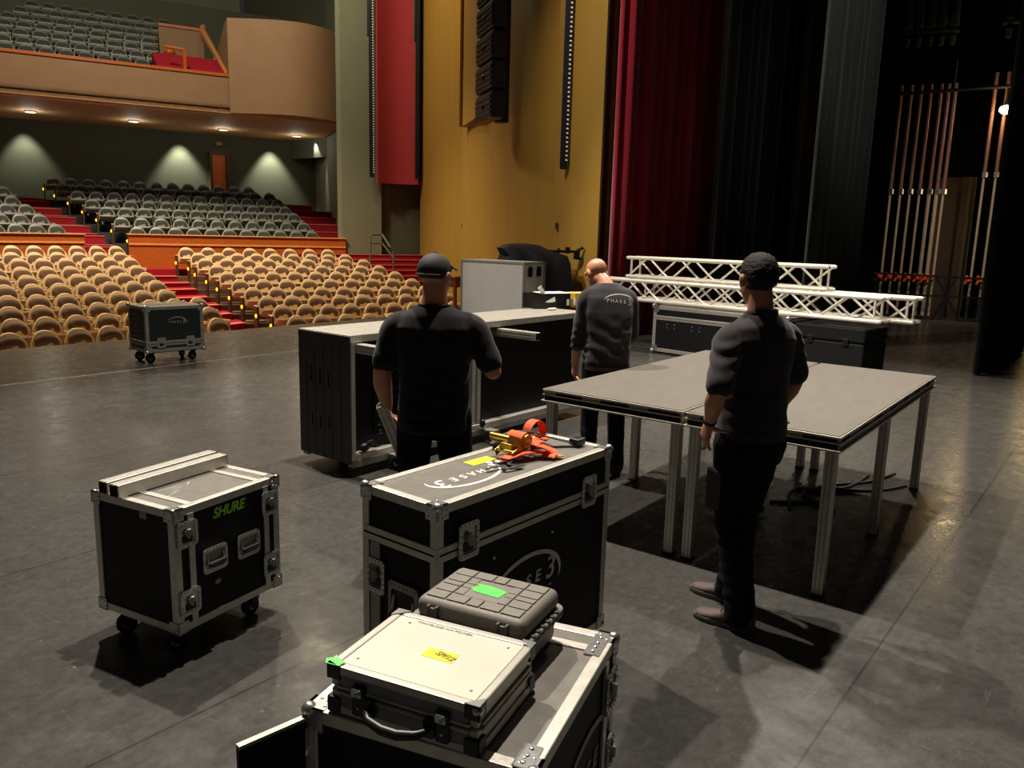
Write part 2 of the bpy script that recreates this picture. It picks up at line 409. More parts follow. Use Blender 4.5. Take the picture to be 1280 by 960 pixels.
M['greyarm'] = mat('pale_grey_arm_cap', '#a9a898', .35)
tan0 = seat_proto('tan', 'x', 'tan_shell', 'tan_pad', 'tan_pan'); grey0 = seat_proto('grey', 'x', 'grey_shell', 'grey_pad', 'grey_pan')
def end_panel(parent):
    "dark wood end panel with a small amber lamp on the aisle side"
    e = MB().bb((-.33, -.20, 0), (-.285, .16, .62)).build('end_panel', 'stand', parent, bevel=.006)
    MB().bb((-.335, -.20, .62), (-.28, .16, .645)).build('panel_cap', 'arm', e)
    MB().ell((-.345, -.12, .40), (.03, .045, .05), 10, 7).build('aisle_lamp', 'aisle_l', e, smooth='all')
used = {}
ORD = 'first second third fourth fifth sixth seventh eighth ninth tenth eleventh twelfth thirteenth fourteenth fifteenth sixteenth seventeenth eighteenth'.split()
def put_seat(proto, loc, rz, label, group, panel=False):
    if proto not in used:
        used[proto] = True; s = proto; s.location = loc; s.rotation_euler = (0, 0, rz); s['label'] = label; s['group'] = group
    else: s = dup(proto, loc, rz, label, group)
    if panel: pend.append(s)
    return s
pend = []
# centre block: rows parallel to the stage edge; back row first
CROW = [(147, 308, 10), (152.1, 315.8, 9), (165, 322.7, 8), (173.6, 332.5, 7), (185.6, 341.6, 6), (198.5, 351.4, 5), (210.6, 363, 4), (159.8, 377.7, 3), (136.6, 393.1, 2), (140, 409.1, 1)]
floors_c = []; cend = []
for px, py, row in CROW:
    Y = 14.95 + 1.0 * (row - 1); p = hit(px, py, (0, Y), (1, Y)); zf = p.z - .86
    xr = p.x; lim = 5.42 + .285 * Y - .2
    while xr + .56 < lim and row < 4: xr += .56
    floors_c.append((row, Y, zf)); cend.append((xr + .32, Y, zf))
    xl = hit(-25, py, (0, Y), (1, Y)).x
    n = int((xr - xl) / .56) + 1
    for i in range(n):
        put_seat(tan0, (xr - .56 * i, Y, zf), 0, 'tan seat left of the red aisle, %s row from stage, %s from the aisle' % (ORD[row - 1], ORD[i]), 'tan seats in the block left of the aisle')
# right block, rows turned 22 degrees
RROW = [(233.3, 309.8, 411, 10), (248.8, 316.6, 433, 9), (257.4, 323.5, 456, 8), (272, 331.8, 475.6, 7), (285.7, 340.3, 496, 6), (301.2, 350.2, 517, 5), (317.5, 360.4, 534, 4), (335.5, 371.1, 562, 3), (354.5, 382.5, 570, 2), (372.8, 395.9, 575, 1)]
floors_r = []; rend = []; rright = []
for px, py, pr, row in RROW:
    D = 18.6 + .9 * (row - 1); p = hD(px, py, D); zf = p.z - .86; s0 = sD(p); s1 = sD(hD(pr, py, D)); n = max(1, int((s1 - s0) / .566)); st = (s1 - s0) / n
    floors_r.append((row, D, zf)); rend.append((s0 - .36, D, zf)); rright.append((s1 + .35, D, zf))
    for i in range(n + 1):
        q = P2(D, s0 + st * i)
        put_seat(tan0, (q[0], q[1], zf), -TH, 'tan seat right of the red aisle, %s row from stage, %s from the aisle' % (ORD[row - 1], ORD[i]), 'tan seats in the block right of the aisle', i == 0)
# stepped floors under the rows
mb = MB()
for row, Y, zf in floors_c: mb.bb((-12, Y - .5, -1.5), (5.42 + .285 * Y + .05, Y + .5, zf))
struct(mb.build('floor_terrace_left', 'tan_pad'), 'brown stepped floor under the left block of tan seats', 'floor')
mb = MB()
for (row, D, zf), e in zip(floors_r, rend):
    mb.prism([P2(D - .45, e[0] - .05), P2(D - .45, e[0] + 8.5), P2(D + .45, e[0] + 8.5), P2(D + .45, e[0] - .05)], -1.5, zf)
struct(mb.build('floor_terrace_right', 'tan_pad'), 'brown stepped floor under the right block of tan seats', 'floor')
# red aisle stairs between the two blocks
mb = MB(); nb = MB()
for (xr, Y, zc), (s0, D, zr) in zip(cend, rend):
    q0, q1 = P2(D - .5, s0), P2(D + .5, s0)
    for h in (0,):
        za = (zc + zr) / 2
        a0, a1 = Y - .5, Y + .5
        l0, l1 = (5.42 + .285 * a0, a0), (5.42 + .285 * a1, a1)
        r0 = (q0[0] + (q1[0] - q0[0]) * h * .5, q0[1] + (q1[1] - q0[1]) * h * .5); r1 = q1
        mb.prism([l0, r0, r1, l1], -1.5, za)
        nb.bar((l0[0], l0[1] + .11, za + .005), (r0[0] + .03, r0[1] + .11, za + .005), .26, .02)  # wide strip paints the brightly lit tread front
aisle = mb.build('stair_aisle', 'carpet'); struct(aisle, 'red carpeted aisle stairs between the tan seat blocks', 'stairs')
nb.build('lit_nosing', 'carpet_lit', aisle)

# orange wood parapets in front of the grey seats
def parapet(name, label, p0, p1, ztop, zlow, zbot, s=1, ends=True):
    a, b = Vector(p0), Vector(p1); d = (b - a).normalized(); n = Vector((-d.y, d.x)) * s
    root = MB().wall(p0, p1, zbot, ztop - .04, .12, s).build(name, 'wood')
    MB().wall(a - n * .04 - d * .03, b - n * .04 + d * .03, ztop - .04, ztop, .2, s).build('cap_rail', 'wood_l', root, bevel=.01)
    MB().wall(a - n * .03, b - n * .03, zlow - .06, zlow, .16, s).build('moulding', 'wood_l', root, bevel=.008)
    struct(root, label, 'wall'); return root
pa = hit(105, 292, (0, 25.2), (1, 25.2)); zt = pa.z; zl = hit(105, 302, (0, 25.2), (1, 25.2)).z
parapet('wall_parapet_left', 'orange wood parapet in front of the grey seats left of the upper steps', (-12, 25.2), (pa.x, 25.2), zt, zl, -.6)
q0 = hD(160, 292, 27.8); q1 = hD(432, 300, 27.8)
parapet('wall_parapet_right', 'long orange wood parapet in front of the grey seats right of the upper steps', (q0.x, q0.y), (q1.x, q1.y), q0.z, hD(160, 304, 27.8).z, hD(222, 338, 27.8).z - .4)
ld = MB().prism([P2(26.9, sD(hD(150, 336, 27))), P2(26.9, sD(hD(236, 336, 27))), P2(27.8, sD(hD(236, 336, 27.8))), P2(27.8, sD(hD(150, 336, 27)))], -1.4, hD(222, 335, 27.8).z).build('floor_landing', 'carpet')
struct(ld, 'red carpet landing at the foot of the orange parapet', 'floor')

# grey blocks behind the parapets
GROW = [(172, 283.7, 391, 1), (152, 271.6, 380, 2), (133, 258.5, 367.5, 3), (115, 249, 357, 4), (97, 238.5, 347, 5), (80, 229.5, 337, 6), (66, 221.5, 311, 7)]
gend = []; fl = MB()
for px, py, pr, row in GROW:
    D = 29.1 + 1.12 * (row - 1); p = hD(px, py, D); zf = p.z - .86; s0 = sD(p); s1 = sD(hD(pr, py, D)); n = int((s1 - s0) / .566); st = (s1 - s0) / n
    gend.append((s0 - .36, D, zf, s1 + .4))
    for i in range(n + 1):
        q = P2(D, s0 + st * i)
        put_seat(grey0, (q[0], q[1], zf), -TH, 'grey seat behind the long wood parapet, %s row back, %s from the steps' % (ORD[row - 1], ORD[i]), 'grey seats behind the right wooden parapet', i == 0)
    fl.prism([P2(D - .56, s0 - .36), P2(D - .56, s1 + .4), P2(D + .56, s1 + .4), P2(D + .56, s0 - .36)], -1, zf)
struct(fl.build('floor_terrace_upper', 'grey_pad'), 'dark stepped floor under the grey seats', 'floor')
LROW = [(71.5, 280.6, 1), (51, 268, 2), (33.5, 255.5, 3), (16, 245, 4), (4.4, 233, 5)]
lend = []; fl = MB()
for px, py, row in LROW:
    Y = 26.4 + 1.12 * (row - 1); p = hit(px, py, (0, Y), (1, Y)); zf = p.z - .86; lend.append((p.x + .35, Y, zf))
    i = 0
    while True:
        x = p.x - .56 * i
        if hit(-25, py, (0, Y), (1, Y)).x > x: break
        put_seat(grey0, (x, Y, zf), 0, 'grey seat behind the short left parapet, %s row back, %s from the steps' % (ORD[row - 1], ORD[i]), 'grey seats behind the left wooden parapet'); i += 1
    fl.bb((-10, Y - .56, -1), (p.x + .35, Y + .56, zf))
struct(fl.build('floor_terrace_upper_left', 'grey_pad'), 'dark stepped floor under the grey seats at the left edge', 'floor')
# upper red steps (left of the grey block) and right-hand steps along the green wall
mb = MB(); nb = MB()
for k in range(-2, 14):
    f = k / 2; i = min(max(f, 0), 6); i0 = int(min(i, 5)); w = i - i0
    g = [gend[i0][j] * (1 - w) + gend[i0 + 1][j] * w for j in range(3)]
    D = 29.1 + 1.12 * f - .56; zf = g[2] + min(0, f) * .3 + (0.04 if k % 2 else -.06)
    r0, r1 = P2(D, g[0]), P2(D + .57, g[0] - .2)
    l0, l1 = P2(D, g[0] - 1.75), P2(D + .57, g[0] - 1.95)
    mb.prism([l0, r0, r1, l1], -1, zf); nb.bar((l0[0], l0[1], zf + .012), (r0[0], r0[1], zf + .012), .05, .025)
st = mb.build('stair_upper_left', 'carpet'); struct(st, 'dark red steps climbing between the two grey seat blocks', 'stairs'); nb.build('lit_nosing', 'carpet_lit', st)
mb = MB(); nb = MB()
for k in range(14):
    f = k / 2; i0 = int(min(f, 5)); w = f - i0
    g = [gend[i0][j] * (1 - w) + gend[i0 + 1][j] * w for j in range(4)]
    D = 29.1 + 1.12 * f - .56; zf = g[2] + (.04 if k % 2 else -.1)
    l0, l1, r1, r0 = P2(D, g[3]), P2(D + .57, g[3]), P2(D + .57, g[3] + 2.6), P2(D, g[3] + 2.6)
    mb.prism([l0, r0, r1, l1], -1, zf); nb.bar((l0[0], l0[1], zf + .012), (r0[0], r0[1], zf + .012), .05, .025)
st = mb.build('stair_upper_right', 'carpet'); struct(st, 'dark red steps right of the grey seats beside the green wall', 'stairs'); nb.build('lit_nosing', 'carpet_lit', st)

# steps running down along the green wall to the red floor by the stage
W1 = hD(428, 300, 27.9); Wc = Vector((21.6, 21.4))
mb = MB(); nb = MB(); STP = [(432, 303), (443, 309), (454, 315), (465, 321), (476, 327), (487, 333)]
for k in range(6):
    f0, f1 = k / 6, (k + 1) / 6
    a = Vector(P2(27.8 - 6.0 * f0 * .55, 0)); D0, D1 = 27.8 - 3.4 * f0, 27.8 - 3.4 * f1
    z = 1.02 - .155 * k
    x0, x1 = sD((W1.x, W1.y)) - 1.7 + .5 * f0, sD((Wc.x, Wc.y)) + 1
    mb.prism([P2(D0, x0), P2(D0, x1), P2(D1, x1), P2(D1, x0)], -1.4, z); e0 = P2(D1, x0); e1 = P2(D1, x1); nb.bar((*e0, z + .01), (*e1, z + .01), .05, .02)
st = mb.build('stair_side', 'carpet'); struct(st, 'dark red side steps descending along the green wall', 'stairs'); nb.build('lit_nosing', 'carpet_lit', st)
rp = hD(560, 372, 19.5)
me = bpy.data.meshes.new('floor_ramp'); pts = [(16.6, 18.2, -.42), (18.4, 14.6, -.6), (21.7, 21.5, .2), (24, 25.5, .2), (19.0, 23.6, .2)]
me.from_pydata(pts + [(p[0], p[1], p[2] - .3) for p in pts], [], [(0, 1, 2, 3, 4), (9, 8, 7, 6, 5)] + [(i, (i + 1) % 5, 5 + (i + 1) % 5, 5 + i) for i in range(5)])
me.materials.append(M['carpet']); o = bpy.data.objects.new('floor_ramp', me); COL.objects.link(o); struct(o, 'bright red sloping carpet at the foot of the mustard wall', 'floor')

# ---- house walls
bl, br = P2(38, sD(hD(-40, 200, 38))), P2(38, sD(hD(398, 200, 38)))
ztop = 5.95
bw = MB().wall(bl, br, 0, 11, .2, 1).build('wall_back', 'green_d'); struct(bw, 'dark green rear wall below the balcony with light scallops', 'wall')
c0, c1 = Vector(br), Vector((W1.x, W1.y)); pts = []
for k in range(9):
    f = k / 8; p = c0.lerp(c1, f); nrm = Vector((-(c1 - c0).y, (c1 - c0).x)).normalized(); pts.append(p - nrm * (-.5) * math.sin(PI * f))
mb = MB()
mb.curve_wall(pts, -1, 12, .15, -1)
o = mb.build('wall_side_curved', 'green_w', smooth=True); struct(o, 'curved green side wall right of the rear steps', 'wall')
wg0 = Vector((W1.x, W1.y)); _q = hit(477, 300, wg0, YA); wg1 = Vector((_q.x, _q.y)); dW = (YA - wg0).normalized(); bW = Vector((-dW.y, dW.x)) if Vector((-dW.y, dW.x)).y > 0 else Vector((dW.y, -dW.x))
mb = MB(); mb.wall(wg0, wg1, -1.2, 13, .2, 1)
o = mb.build('wall_side_green', 'green_w'); struct(o, 'pale grey green side wall between balcony box and red panel', 'wall')
wr = wg1 + Vector((1.6, 2.0)); wr2 = Vector((21.9, 21.9))
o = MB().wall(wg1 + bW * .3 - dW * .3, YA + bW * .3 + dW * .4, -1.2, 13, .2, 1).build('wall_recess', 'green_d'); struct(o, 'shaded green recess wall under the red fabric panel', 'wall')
# mustard wall in three slightly offset panels
p1 = onY(577, 300); p2 = onY(700, 200); dY = (YB - YA).normalized(); nY = Vector((dY.y, -dY.x))
if nY.dot(Vector((-1, -1))) < 0: nY = -nY
ext = [YA - dY * 3.0, Vector((p1.x, p1.y)), Vector((p2.x, p2.y)), YB]
def panel(name, a, b, o0, o1, bow, label):
    n = 14; mb = MB().curve_wall([a.lerp(b, k / n) + nY * (o0 + (o1 - o0) * k / n - bow * math.sin(PI * k / n)) for k in range(n + 1)], -1.2, 14, .25, -1 if nY.dot(Vector((-(b - a).y, (b - a).x))) > 0 else 1)
    o = mb.build(name, 'yellow_w', smooth=True); struct(o, label, 'wall'); return o
panel('wall_mustard_1', YA, ext[1], .0, -.12, -.12, 'mustard wall panel beside the red fabric panel')
panel('wall_mustard_2', ext[1], ext[2], .05, -.25, -.55, 'wide mustard wall panel behind the grey cabinet')
panel('wall_mustard_3', ext[2], YB, .1, 0, -.10, 'narrow mustard wall panel next to the proscenium')
for px, py in ((585, 282), (705, 283)):
    p = onY(px, py); X = Matrix.Translation(p + Vector((nY.x, nY.y, 0)) * .17) @ RZ(math.atan2(dY.y, dY.x))
    mb = MB(X); mb.box((0, 0, 0), (.09, .03, .14)); mb.box((0, .018, 0), (.05, .012, .09)); mb.box((0, -.018, 0), (.05, .012, .09)); o = mb.build('wall_socket', 'stand', bevel=.004)
    tag(o, 'small brown socket plate on the mustard wall, ' + ('near the corner panel joint' if px < 600 else 'nearer the proscenium'), 'socket')
# proscenium return and dark strip
pb = hit(766, 300, (0, 8.2), (1, 8.2))
o = MB().prism([(12.98, 8.14), (13.75, 8.14), (13.75, 8.5), (13.4, 8.5), (13.04, 8.24)], -1, 14).build('wall_proscenium', 'blk_metal'); struct(o, 'dark proscenium edge strip beside the red curtain', 'wall')
# projecting speaker enclosure on the mustard wall
OE = (YA + nY * .62, YB + nY * .62)
a = hit(572, 80, *OE); b = hit(601, 80, *OE); zb = hit(574, 157, *OE).z
A2, B2 = Vector((a.x, a.y)) - nY * .62, Vector((b.x, b.y)) - nY * .62
mb = MB(); mb.prism([A2 + nY * .0, B2, B2 + nY * .66, A2 + nY * .5], zb, 14)
en = mb.build('wall_speaker_recess', 'yellow_w'); struct(en, 'projecting mustard enclosure beside the hanging speaker column', 'wall')
MB().prism([A2 + nY * .49, A2 + nY * .54 + dY * .16, A2 + nY * .60 + dY * .16, A2 + nY * .55], zb, 14).build('edge_moulding', 'wood_l', en)
OS = (YA + nY * .98, YB + nY * .98)
s0 = hit(601, 80, *OS); s1 = hit(622, 80, *OS); zb = hit(610, 152, *OS).z
SA, SB = Vector((s0.x, s0.y)), Vector((s1.x, s1.y)); dS = (SB - SA); w = dS.length
la = thing('line_array_speaker', 'tall black column of stacked speakers hanging on the mustard wall', 'speaker', (SA.x, SA.y, zb), math.atan2(dS.y, dS.x))
for k in range(9):
    c = MB(); c.bb((0.02, -.12, k * .62 + .02), (w - .02, .2, k * .62 + .58)); o = c.build('cabinet', 'black_pl', la, bevel=.03)
    g = MB()
    for j in range(4): g.bb((.06, -.14, k * .62 + .1 + j * .11), (w - .06, -.12, k * .62 + .16 + j * .11))
    g.ell((w * .5, -.14, k * .62 + .3), (.07, .03, .07), 12, 8)
    g.build('grille', 'blk_metal', o)
MB().bb((w * .4, .2, 0), (w * .6, .45, 5.8)).build('hanging_rail', 'blk_metal', la)

def light_bar(pxa, pya, pyb, z1, label, off=.25, ladder=True, plane=None, wd=.20, two=False, arms=True):
    p = hit(pxa, pyb, *plane) if plane else onY(pxa, pyb)
    d = (Vector((p.x, p.y))).normalized(); ang = math.atan2(d.y, d.x) - PI / 2
    q = Vector((p.x, p.y)) - d * off
    t = thing('light_bar', label, 'light bar', (q.x, q.y, p.z), ang)
    H = z1 - p.z
    MB().bb((-wd / 2, 0, 0), (wd / 2, .12, H)).build('housing', 'blk_metal', t, bevel=.01)
    MB().bb((-wd * .8, -.02, H * .5), (-wd * .2, .14, H * .8)).build('control_box', 'blk_metal', t, bevel=.01)
    for k in range(3 if arms else 0): MB().bb((-.03, .11, H * (.1 + .3 * k)), (.03, off - .03, H * (.1 + .3 * k) + .06)).build('wall_bracket', 'blk_metal', t)
    if ladder:
        g = MB(); n = int(H / .085)
        for k in range(2, n): g.box((wd * .36, -.02, k * .085), (wd * .26, .03, .03), Matrix.Rotation(R(15), 4, 'Y'))
        g.build('lamp_grille', 'white', t)
    return t
light_bar(704, 0, 215, 9.5, 'thin black light bar with white rungs on the right mustard panel', .75, wd=.15)
# red fabric panel with its two black bars
PB = (Vector((20.1, 22.6)), Vector((21.9, 20.6)))
PB = (wg1 - bW * .12, YA - bW * .12)
r0 = hit(468, 100, *PB); r1 = hit(520, 100, *PB); zb = hit(495, 230, *PB).z
mb = MB(); dR = Vector((r1.x - r0.x, r1.y - r0.y)); nR = Vector((-dR.y, dR.x)).normalized()
if nR.dot(Vector((-1, -1))) < 0: nR = -nR
mb.curve_wall([Vector((r0.x, r0.y)) + dR * (k / 12) + nR * (.32 - .25 * math.sin(PI * k / 12)) for k in range(13)], zb, 14, .06, 1)
bn = mb.build('acoustic_panel', 'banner', smooth=True); tag(bn, 'tall curved red fabric panel on the green side wall', 'wall panel')
light_bar(465, 0, 222, 13, 'black light bar with white rungs left of the red fabric panel', .30, True, PB, .17)
light_bar(521.5, 0, 225, 13, 'plain black bar along the right edge of the red fabric panel', .55, False, PB, .16, False, False)
# handrail on the side steps
hp = Vector((wg0.x, wg0.y)).lerp(Vector((wg1.x, wg1.y)), .62); hq = Vector((wg1.x, wg1.y)) + Vector((.5, -.5))
ha, hb = hD(463, 324, 25.6), hD(492, 338, 24.9)
za, zb_ = hD(463, 293, 25.6).z, hD(492, 313, 24.9).z
mb = MB().tube([(ha.x, ha.y, ha.z - .3), (ha.x, ha.y, za - .06), (ha.x + .05, ha.y - .03, za), (ha.x + .35, ha.y - .2, za), (hb.x - .1, hb.y + .05, zb_ + .1), (hb.x, hb.y, zb_), (hb.x, hb.y, hb.z - .4)], .035, 8)
mb.tube([(ha.x, ha.y, za - .28), (ha.x + .35, ha.y - .2, za - .28), (hb.x, hb.y, zb_ - .25)], .025, 8)
tag(mb.build('handrail', 'green_d', smooth=True), 'bent grey green handrail on the steps by the side wall', 'handrail')

# ---- balcony
DB = 30.6
f0, f1 = sD(hD(-60, 60, DB)), sD(hD(287, 98, DB))
zr = hD(150, 81, DB).z; zs = hD(150, 128, DB).z
zt1 = hD(293, 135, DB).z; zt0 = zt1 - .28
mb = MB(); mb.wall(P2(DB, f0), P2(DB, f1), zs, zr, .18, 1)
bf = mb.build('wall_balcony_front', 'taupe'); struct(bf, 'taupe balcony front with an orange rail', 'wall')
MB().wall(P2(DB - .05, f0), P2(DB - .05, f1), zr, zr + .1, .3, 1).build('cap_rail', 'wood', bf, bevel=.01)
MB().wall(P2(DB - .06, f0), P2(DB - .06, f1 + .1), zt1 - .03, zt1, .06, 1).build('reveal_strip', 'stand', bf)
MB().wall(P2(DB - .06, f0), P2(DB - .06, f1 + .1), zt0 - .03, zt0, .06, 1).build('reveal_strip', 'stand', bf)
mb = MB(); s_e = sD(hD(398, 172, 37.8))
qe = hD(428, 158, DB + .2)
mb.prism([P2(DB, f0), P2(DB, f1), (qe.x, qe.y), br, bl], zs - .02, zs + .25)
sf = mb.build('ceiling_soffit', 'soff'); struct(sf, 'warm brown underside of the balcony with downlights', 'ceiling')
# curved box at the balcony's right end
b0 = Vector((hD(287, 90, DB).x, hD(287, 90, DB).y)); b1 = Vector((qe.x, qe.y)); dB = b1 - b0; nB = Vector((dB.y, -dB.x)).normalized()
if nB.dot(Vector((-1, -1))) < 0: nB = -nB
ztb = hD(330, 30, DB).z; zbb = zs - .02
mb = MB().curve_wall([b0 + dB * (k / 24) + nB * (.95 * math.sin(PI * (k / 24) ** 1.15)) for k in range(25)], zbb, ztb, .15, -1)
bx = mb.build('wall_balcony_box', 'taupe', smooth=True); struct(bx, 'curved taupe balcony box at the right end of the balcony', 'wall')
side = MB(); bb_ = b0 + Vector((NV.x, NV.y)) * 3.2
vs = [(b0.x, b0.y, zr - .1), (b0.x, b0.y, ztb), (b0.x + NV.x * .6, b0.y + NV.y * .6, ztb), (bb_.x, bb_.y, zr + .7), (bb_.x, bb_.y, zr - .3)]
off = Vector((TV.x, TV.y, 0)) * .12
side._add([Vector(v) for v in vs] + [Vector(v) + off for v in vs], [(0, 1, 2, 3, 4), (9, 8, 7, 6, 5)] + [(i, 5 + i, 5 + (i + 1) % 5, (i + 1) % 5) for i in range(5)])
side.build('box_side', 'taupe', bx)
# seat backs seen over the box
for k, px in enumerate((322, 344, 364, 389)):
    D = DB + .55; p = hD(px, 24 + (px - 300) * .07, D)
    tt = thing('box_chair', 'dark chair back showing over the curved balcony box, %s from the left' % ORD[k], 'chair', (p.x, p.y, ztb - .75), -TH, 'dark chairs in the balcony box')
    MB().bb((-.22, 0, .45), (.22, .05, .95)).build('backrest', 'grey_pad', tt, bevel=.02)
    MB().bb((-.22, -.42, .40), (.22, .0, .47)).build('seat', 'grey_pad', tt, bevel=.02)
    for sx in (-.19, .19):
        for sy in (-.38, .02): MB().bb((sx - .015, sy - .015, -.2), (sx + .015, sy + .015, .42)).build('leg', 'blk_metal', tt)
# balcony seats
BR_ = [(213, 83.5), (200, 74.5), (193, 64.5), (186, 54.5), (186, 45.5), (186, 37), (196, 30), (205, 23)]
fl = MB()
for row, (pr, py) in enumerate(BR_):
    D = DB + .75 + .85 * row; p = hD(pr, py, D); zf = p.z - .86; s1 = sD(p); sl = sD(hD(-15, py, D)); n = int((s1 - sl) / .58) + 1
    for i in range(n):
        q = P2(D, s1 - .58 * i)
        if row > 5 and i > 8: continue
        put_seat(grey0, (q[0], q[1], zf), -TH, 'grey balcony seat, %s row behind the balcony rail, %s from the right end' % (ORD[row], ORD[i]), 'grey seats on the balcony')
    fl.prism([P2(D - .42, sl - 1), P2(D - .42, s1 + .35), P2(D + .43, s1 + .35), P2(D + .43, sl - 1)], zs + .2, zf)
struct(fl.build('floor_balcony', 'grey_pad'), 'dark stepped floor under the balcony seats', 'floor')
mb = MB(); sa = sD(hD(222, 85, DB + .8))
for k in range(5):
    mb.prism([P2(DB + .3 + .3 * k, sa - .7), P2(DB + .3 + .3 * k, f1 + .1), P2(DB + .6 + .3 * k, f1 + .1), P2(DB + .6 + .3 * k, sa - .7)], zs + .2, hD(240, 93, DB + .3).z + .12 + .17 * k)
st = mb.build('stair_balcony', 'carpet'); struct(st, 'red steps at the right end of the balcony seats', 'stairs')
pw0, pw1 = hD(198, 32, 34.95), hD(254, 38, 34.95)
pw = MB().wall((pw0.x, pw0.y), (pw1.x, pw1.y), zr - .5, pw0.z, .15, 1).build('wall_balcony_partition', 'taupe'); struct(pw, 'taupe partition with a wood cap at the head of the balcony steps', 'wall')
MB().wall(Vector((pw0.x, pw0.y)) - NV * .06, Vector((pw1.x, pw1.y)) - NV * .06, pw0.z, pw0.z + .1, .26, 1).build('cap_rail', 'wood', pw)
h0, h1, h2 = hD(254, 42, 34.6), hD(268, 65, 33), hD(284, 94, 31)
mb = MB().tube([(pw1.x, pw1.y, pw1.z + .05), (h0.x, h0.y, h0.z), (h1.x, h1.y, h1.z), (h2.x, h2.y, h2.z)], [.14, .14, .09, .08], 8, flat=(1, 1.4))
for h in (h1, h2): mb.cyl((h.x, h.y, h.z), (h.x, h.y, h.z - .8), .04)
tag(mb.build('handrail', 'wood_l', smooth=True), 'sloping pale wood handrail beside the balcony steps', 'handrail')
pl = hD(212, 66, DB + 2.3)
t = thing('post_lamp', 'brown post with a small bright lamp among the balcony seats', 'lamp', (pl.x, pl.y, pl.z - .9))
MB().cyl((0, 0, 0), (0, 0, .85), .07, n=12).build('post', 'stand', t); MB().ell((0, 0, .92), (.2, .2, .16)).build('hood', 'wood', t, smooth='all'); MB().ell((.03, -.16, .95), (.07, .07, .07)).build('lamp', 'bulb2', t, smooth='all') if 'bulb2' in M else None
bp = hD(231, 82, DB + .12)
tag(MB().bar((bp.x, bp.y, zr + .1), (bp.x, bp.y, zr + .75), .1, .06).tube([(bp.x, bp.y, zr + .75), (bp.x - .5, bp.y + .3, zr + .8)], .05, 8).build('rail_post', 'wood'), 'orange wooden rail post at the foot of the balcony steps', 'post')
# upper wall behind the balcony
o = MB().wall(P2(41, sD(hD(-60, 20, 41))), P2(41, sD(hD(300, 20, 41))), 5, 16, .2, 1).build('wall_balcony_rear', 'green_w'); struct(o, 'green wall behind the balcony seats', 'wall')
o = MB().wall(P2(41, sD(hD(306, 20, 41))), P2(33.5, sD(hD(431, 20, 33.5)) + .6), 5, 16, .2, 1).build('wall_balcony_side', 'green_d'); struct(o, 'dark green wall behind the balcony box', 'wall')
# door and downlights
d0, d1 = hD(262, 192, 37.95), hD(283, 192, 37.95); zd = hD(272, 240, 37.95).z
dr = MB().wall((d0.x, d0.y), (d1.x, d1.y), zd - .3, d0.z, .06, -1).build('door_1', 'door_o'); struct(dr, 'orange wood door in the dark rear wall', 'door')
mb = MB()
for q in (d0, d1): mb.bar((q.x - NV.x * .08, q.y - NV.y * .08, zd - .3), (q.x - NV.x * .08, q.y - NV.y * .08, d0.z + .06), .12, .14)
mb.bar((d0.x - NV.x * .08, d0.y - NV.y * .08, d0.z + .05), (d1.x - NV.x * .08, d1.y - NV.y * .08, d0.z + .05), .14, .12); mb.build('door_frame', 'stand', dr)
MB().ell(((d0.x + d1.x * 4) / 5 - NV.x * .1, (d0.y + d1.y * 4) / 5 - NV.y * .1, zd + .75), (.05, .05, .05)).build('door_handle', 'brass', dr, smooth='all')
ex = hD(274, 180, 37.9); tag(MB(Matrix.Translation(ex) @ RZ(-TH)).bb((-.12, -.05, -.06), (.12, 0, .06)).bb((-.14, -.06, .06), (.14, 0, .08)).build('exit_lamp', 'door_o', bevel=.01), 'small reddish sign box above the orange door', 'sign')
LPS = []
for k, (px, py) in enumerate(((38, 139.5), (167, 151.5), (279, 162), (371, 170))):
    p = at(px, py, zs - .05); LPS.append(p)
    t = thing('downlight', 'small round downlight in the balcony underside, %s from the left' % ORD[k], 'light', (p.x, p.y, p.z), 0, 'downlights under the balcony')
    MB().tube([(.17 * math.cos(a), .17 * math.sin(a), .0) for a in [2 * PI * j / 20 for j in range(20)]], .03, 6, closed=True).build('trim_ring', 'white', t, smooth='all')
    MB().cyl((0, 0, -.012), (0, 0, .03), .14, n=20).build('lens', 'down', t)

# ---- stage masking, curtain, backstage
def drape(name, p0, p1, z0, z1, m, folds, amp, label, thick=.05, seed=1, cat='curtain', lean=0):
    a, b = Vector(p0), Vector(p1); d = b - a; L = d.length; d.normalize(); n = Vector((-d.y, d.x)); rnd = random.Random(seed)
    N = folds * 10; ph = [rnd.uniform(-.6, .6) for _ in range(folds + 2)]
    vs = []; fs = []; rows = (0, .35, .7, 1)
    for zi, fz in enumerate(rows):
        for i in range(N + 1):
            f = i / N; k = int(f * folds); q = math.sin(2 * PI * f * folds + ph[k] * math.sin(PI * (f * folds - k))) * amp * (.7 + .5 * math.sin(k * 2.3 + seed)) * (1 - .25 * fz)
            p = a + d * (L * f) + n * q; vs.append((p.x, p.y, z0 + (z1 - z0) * fz))
    M_ = N + 1
    for zi in range(3):
        for i in range(N): fs.append((zi * M_ + i, zi * M_ + i + 1, (zi + 1) * M_ + i + 1, (zi + 1) * M_ + i))
    me = bpy.data.meshes.new(name); me.from_pydata(vs, [], fs); me.materials.append(M[m])
    for p in me.polygons: p.use_smooth = True
    o = bpy.data.objects.new(name, me); COL.objects.link(o)
    sm = o.modifiers.new('s', 'SOLIDIFY'); sm.thickness = thick; sm.offset = 0
    return tag(o, label, cat)
def onX(px, Y): return hit(px, 300, (0, Y), (1, Y)).x
drape('stage_curtain', (onX(767, 7.8), 7.8), (onX(902, 8.0), 7.7), .02, 13, 'redcurt', 19, .16, 'tall red velvet stage curtain gathered beside the proscenium', seed=3)
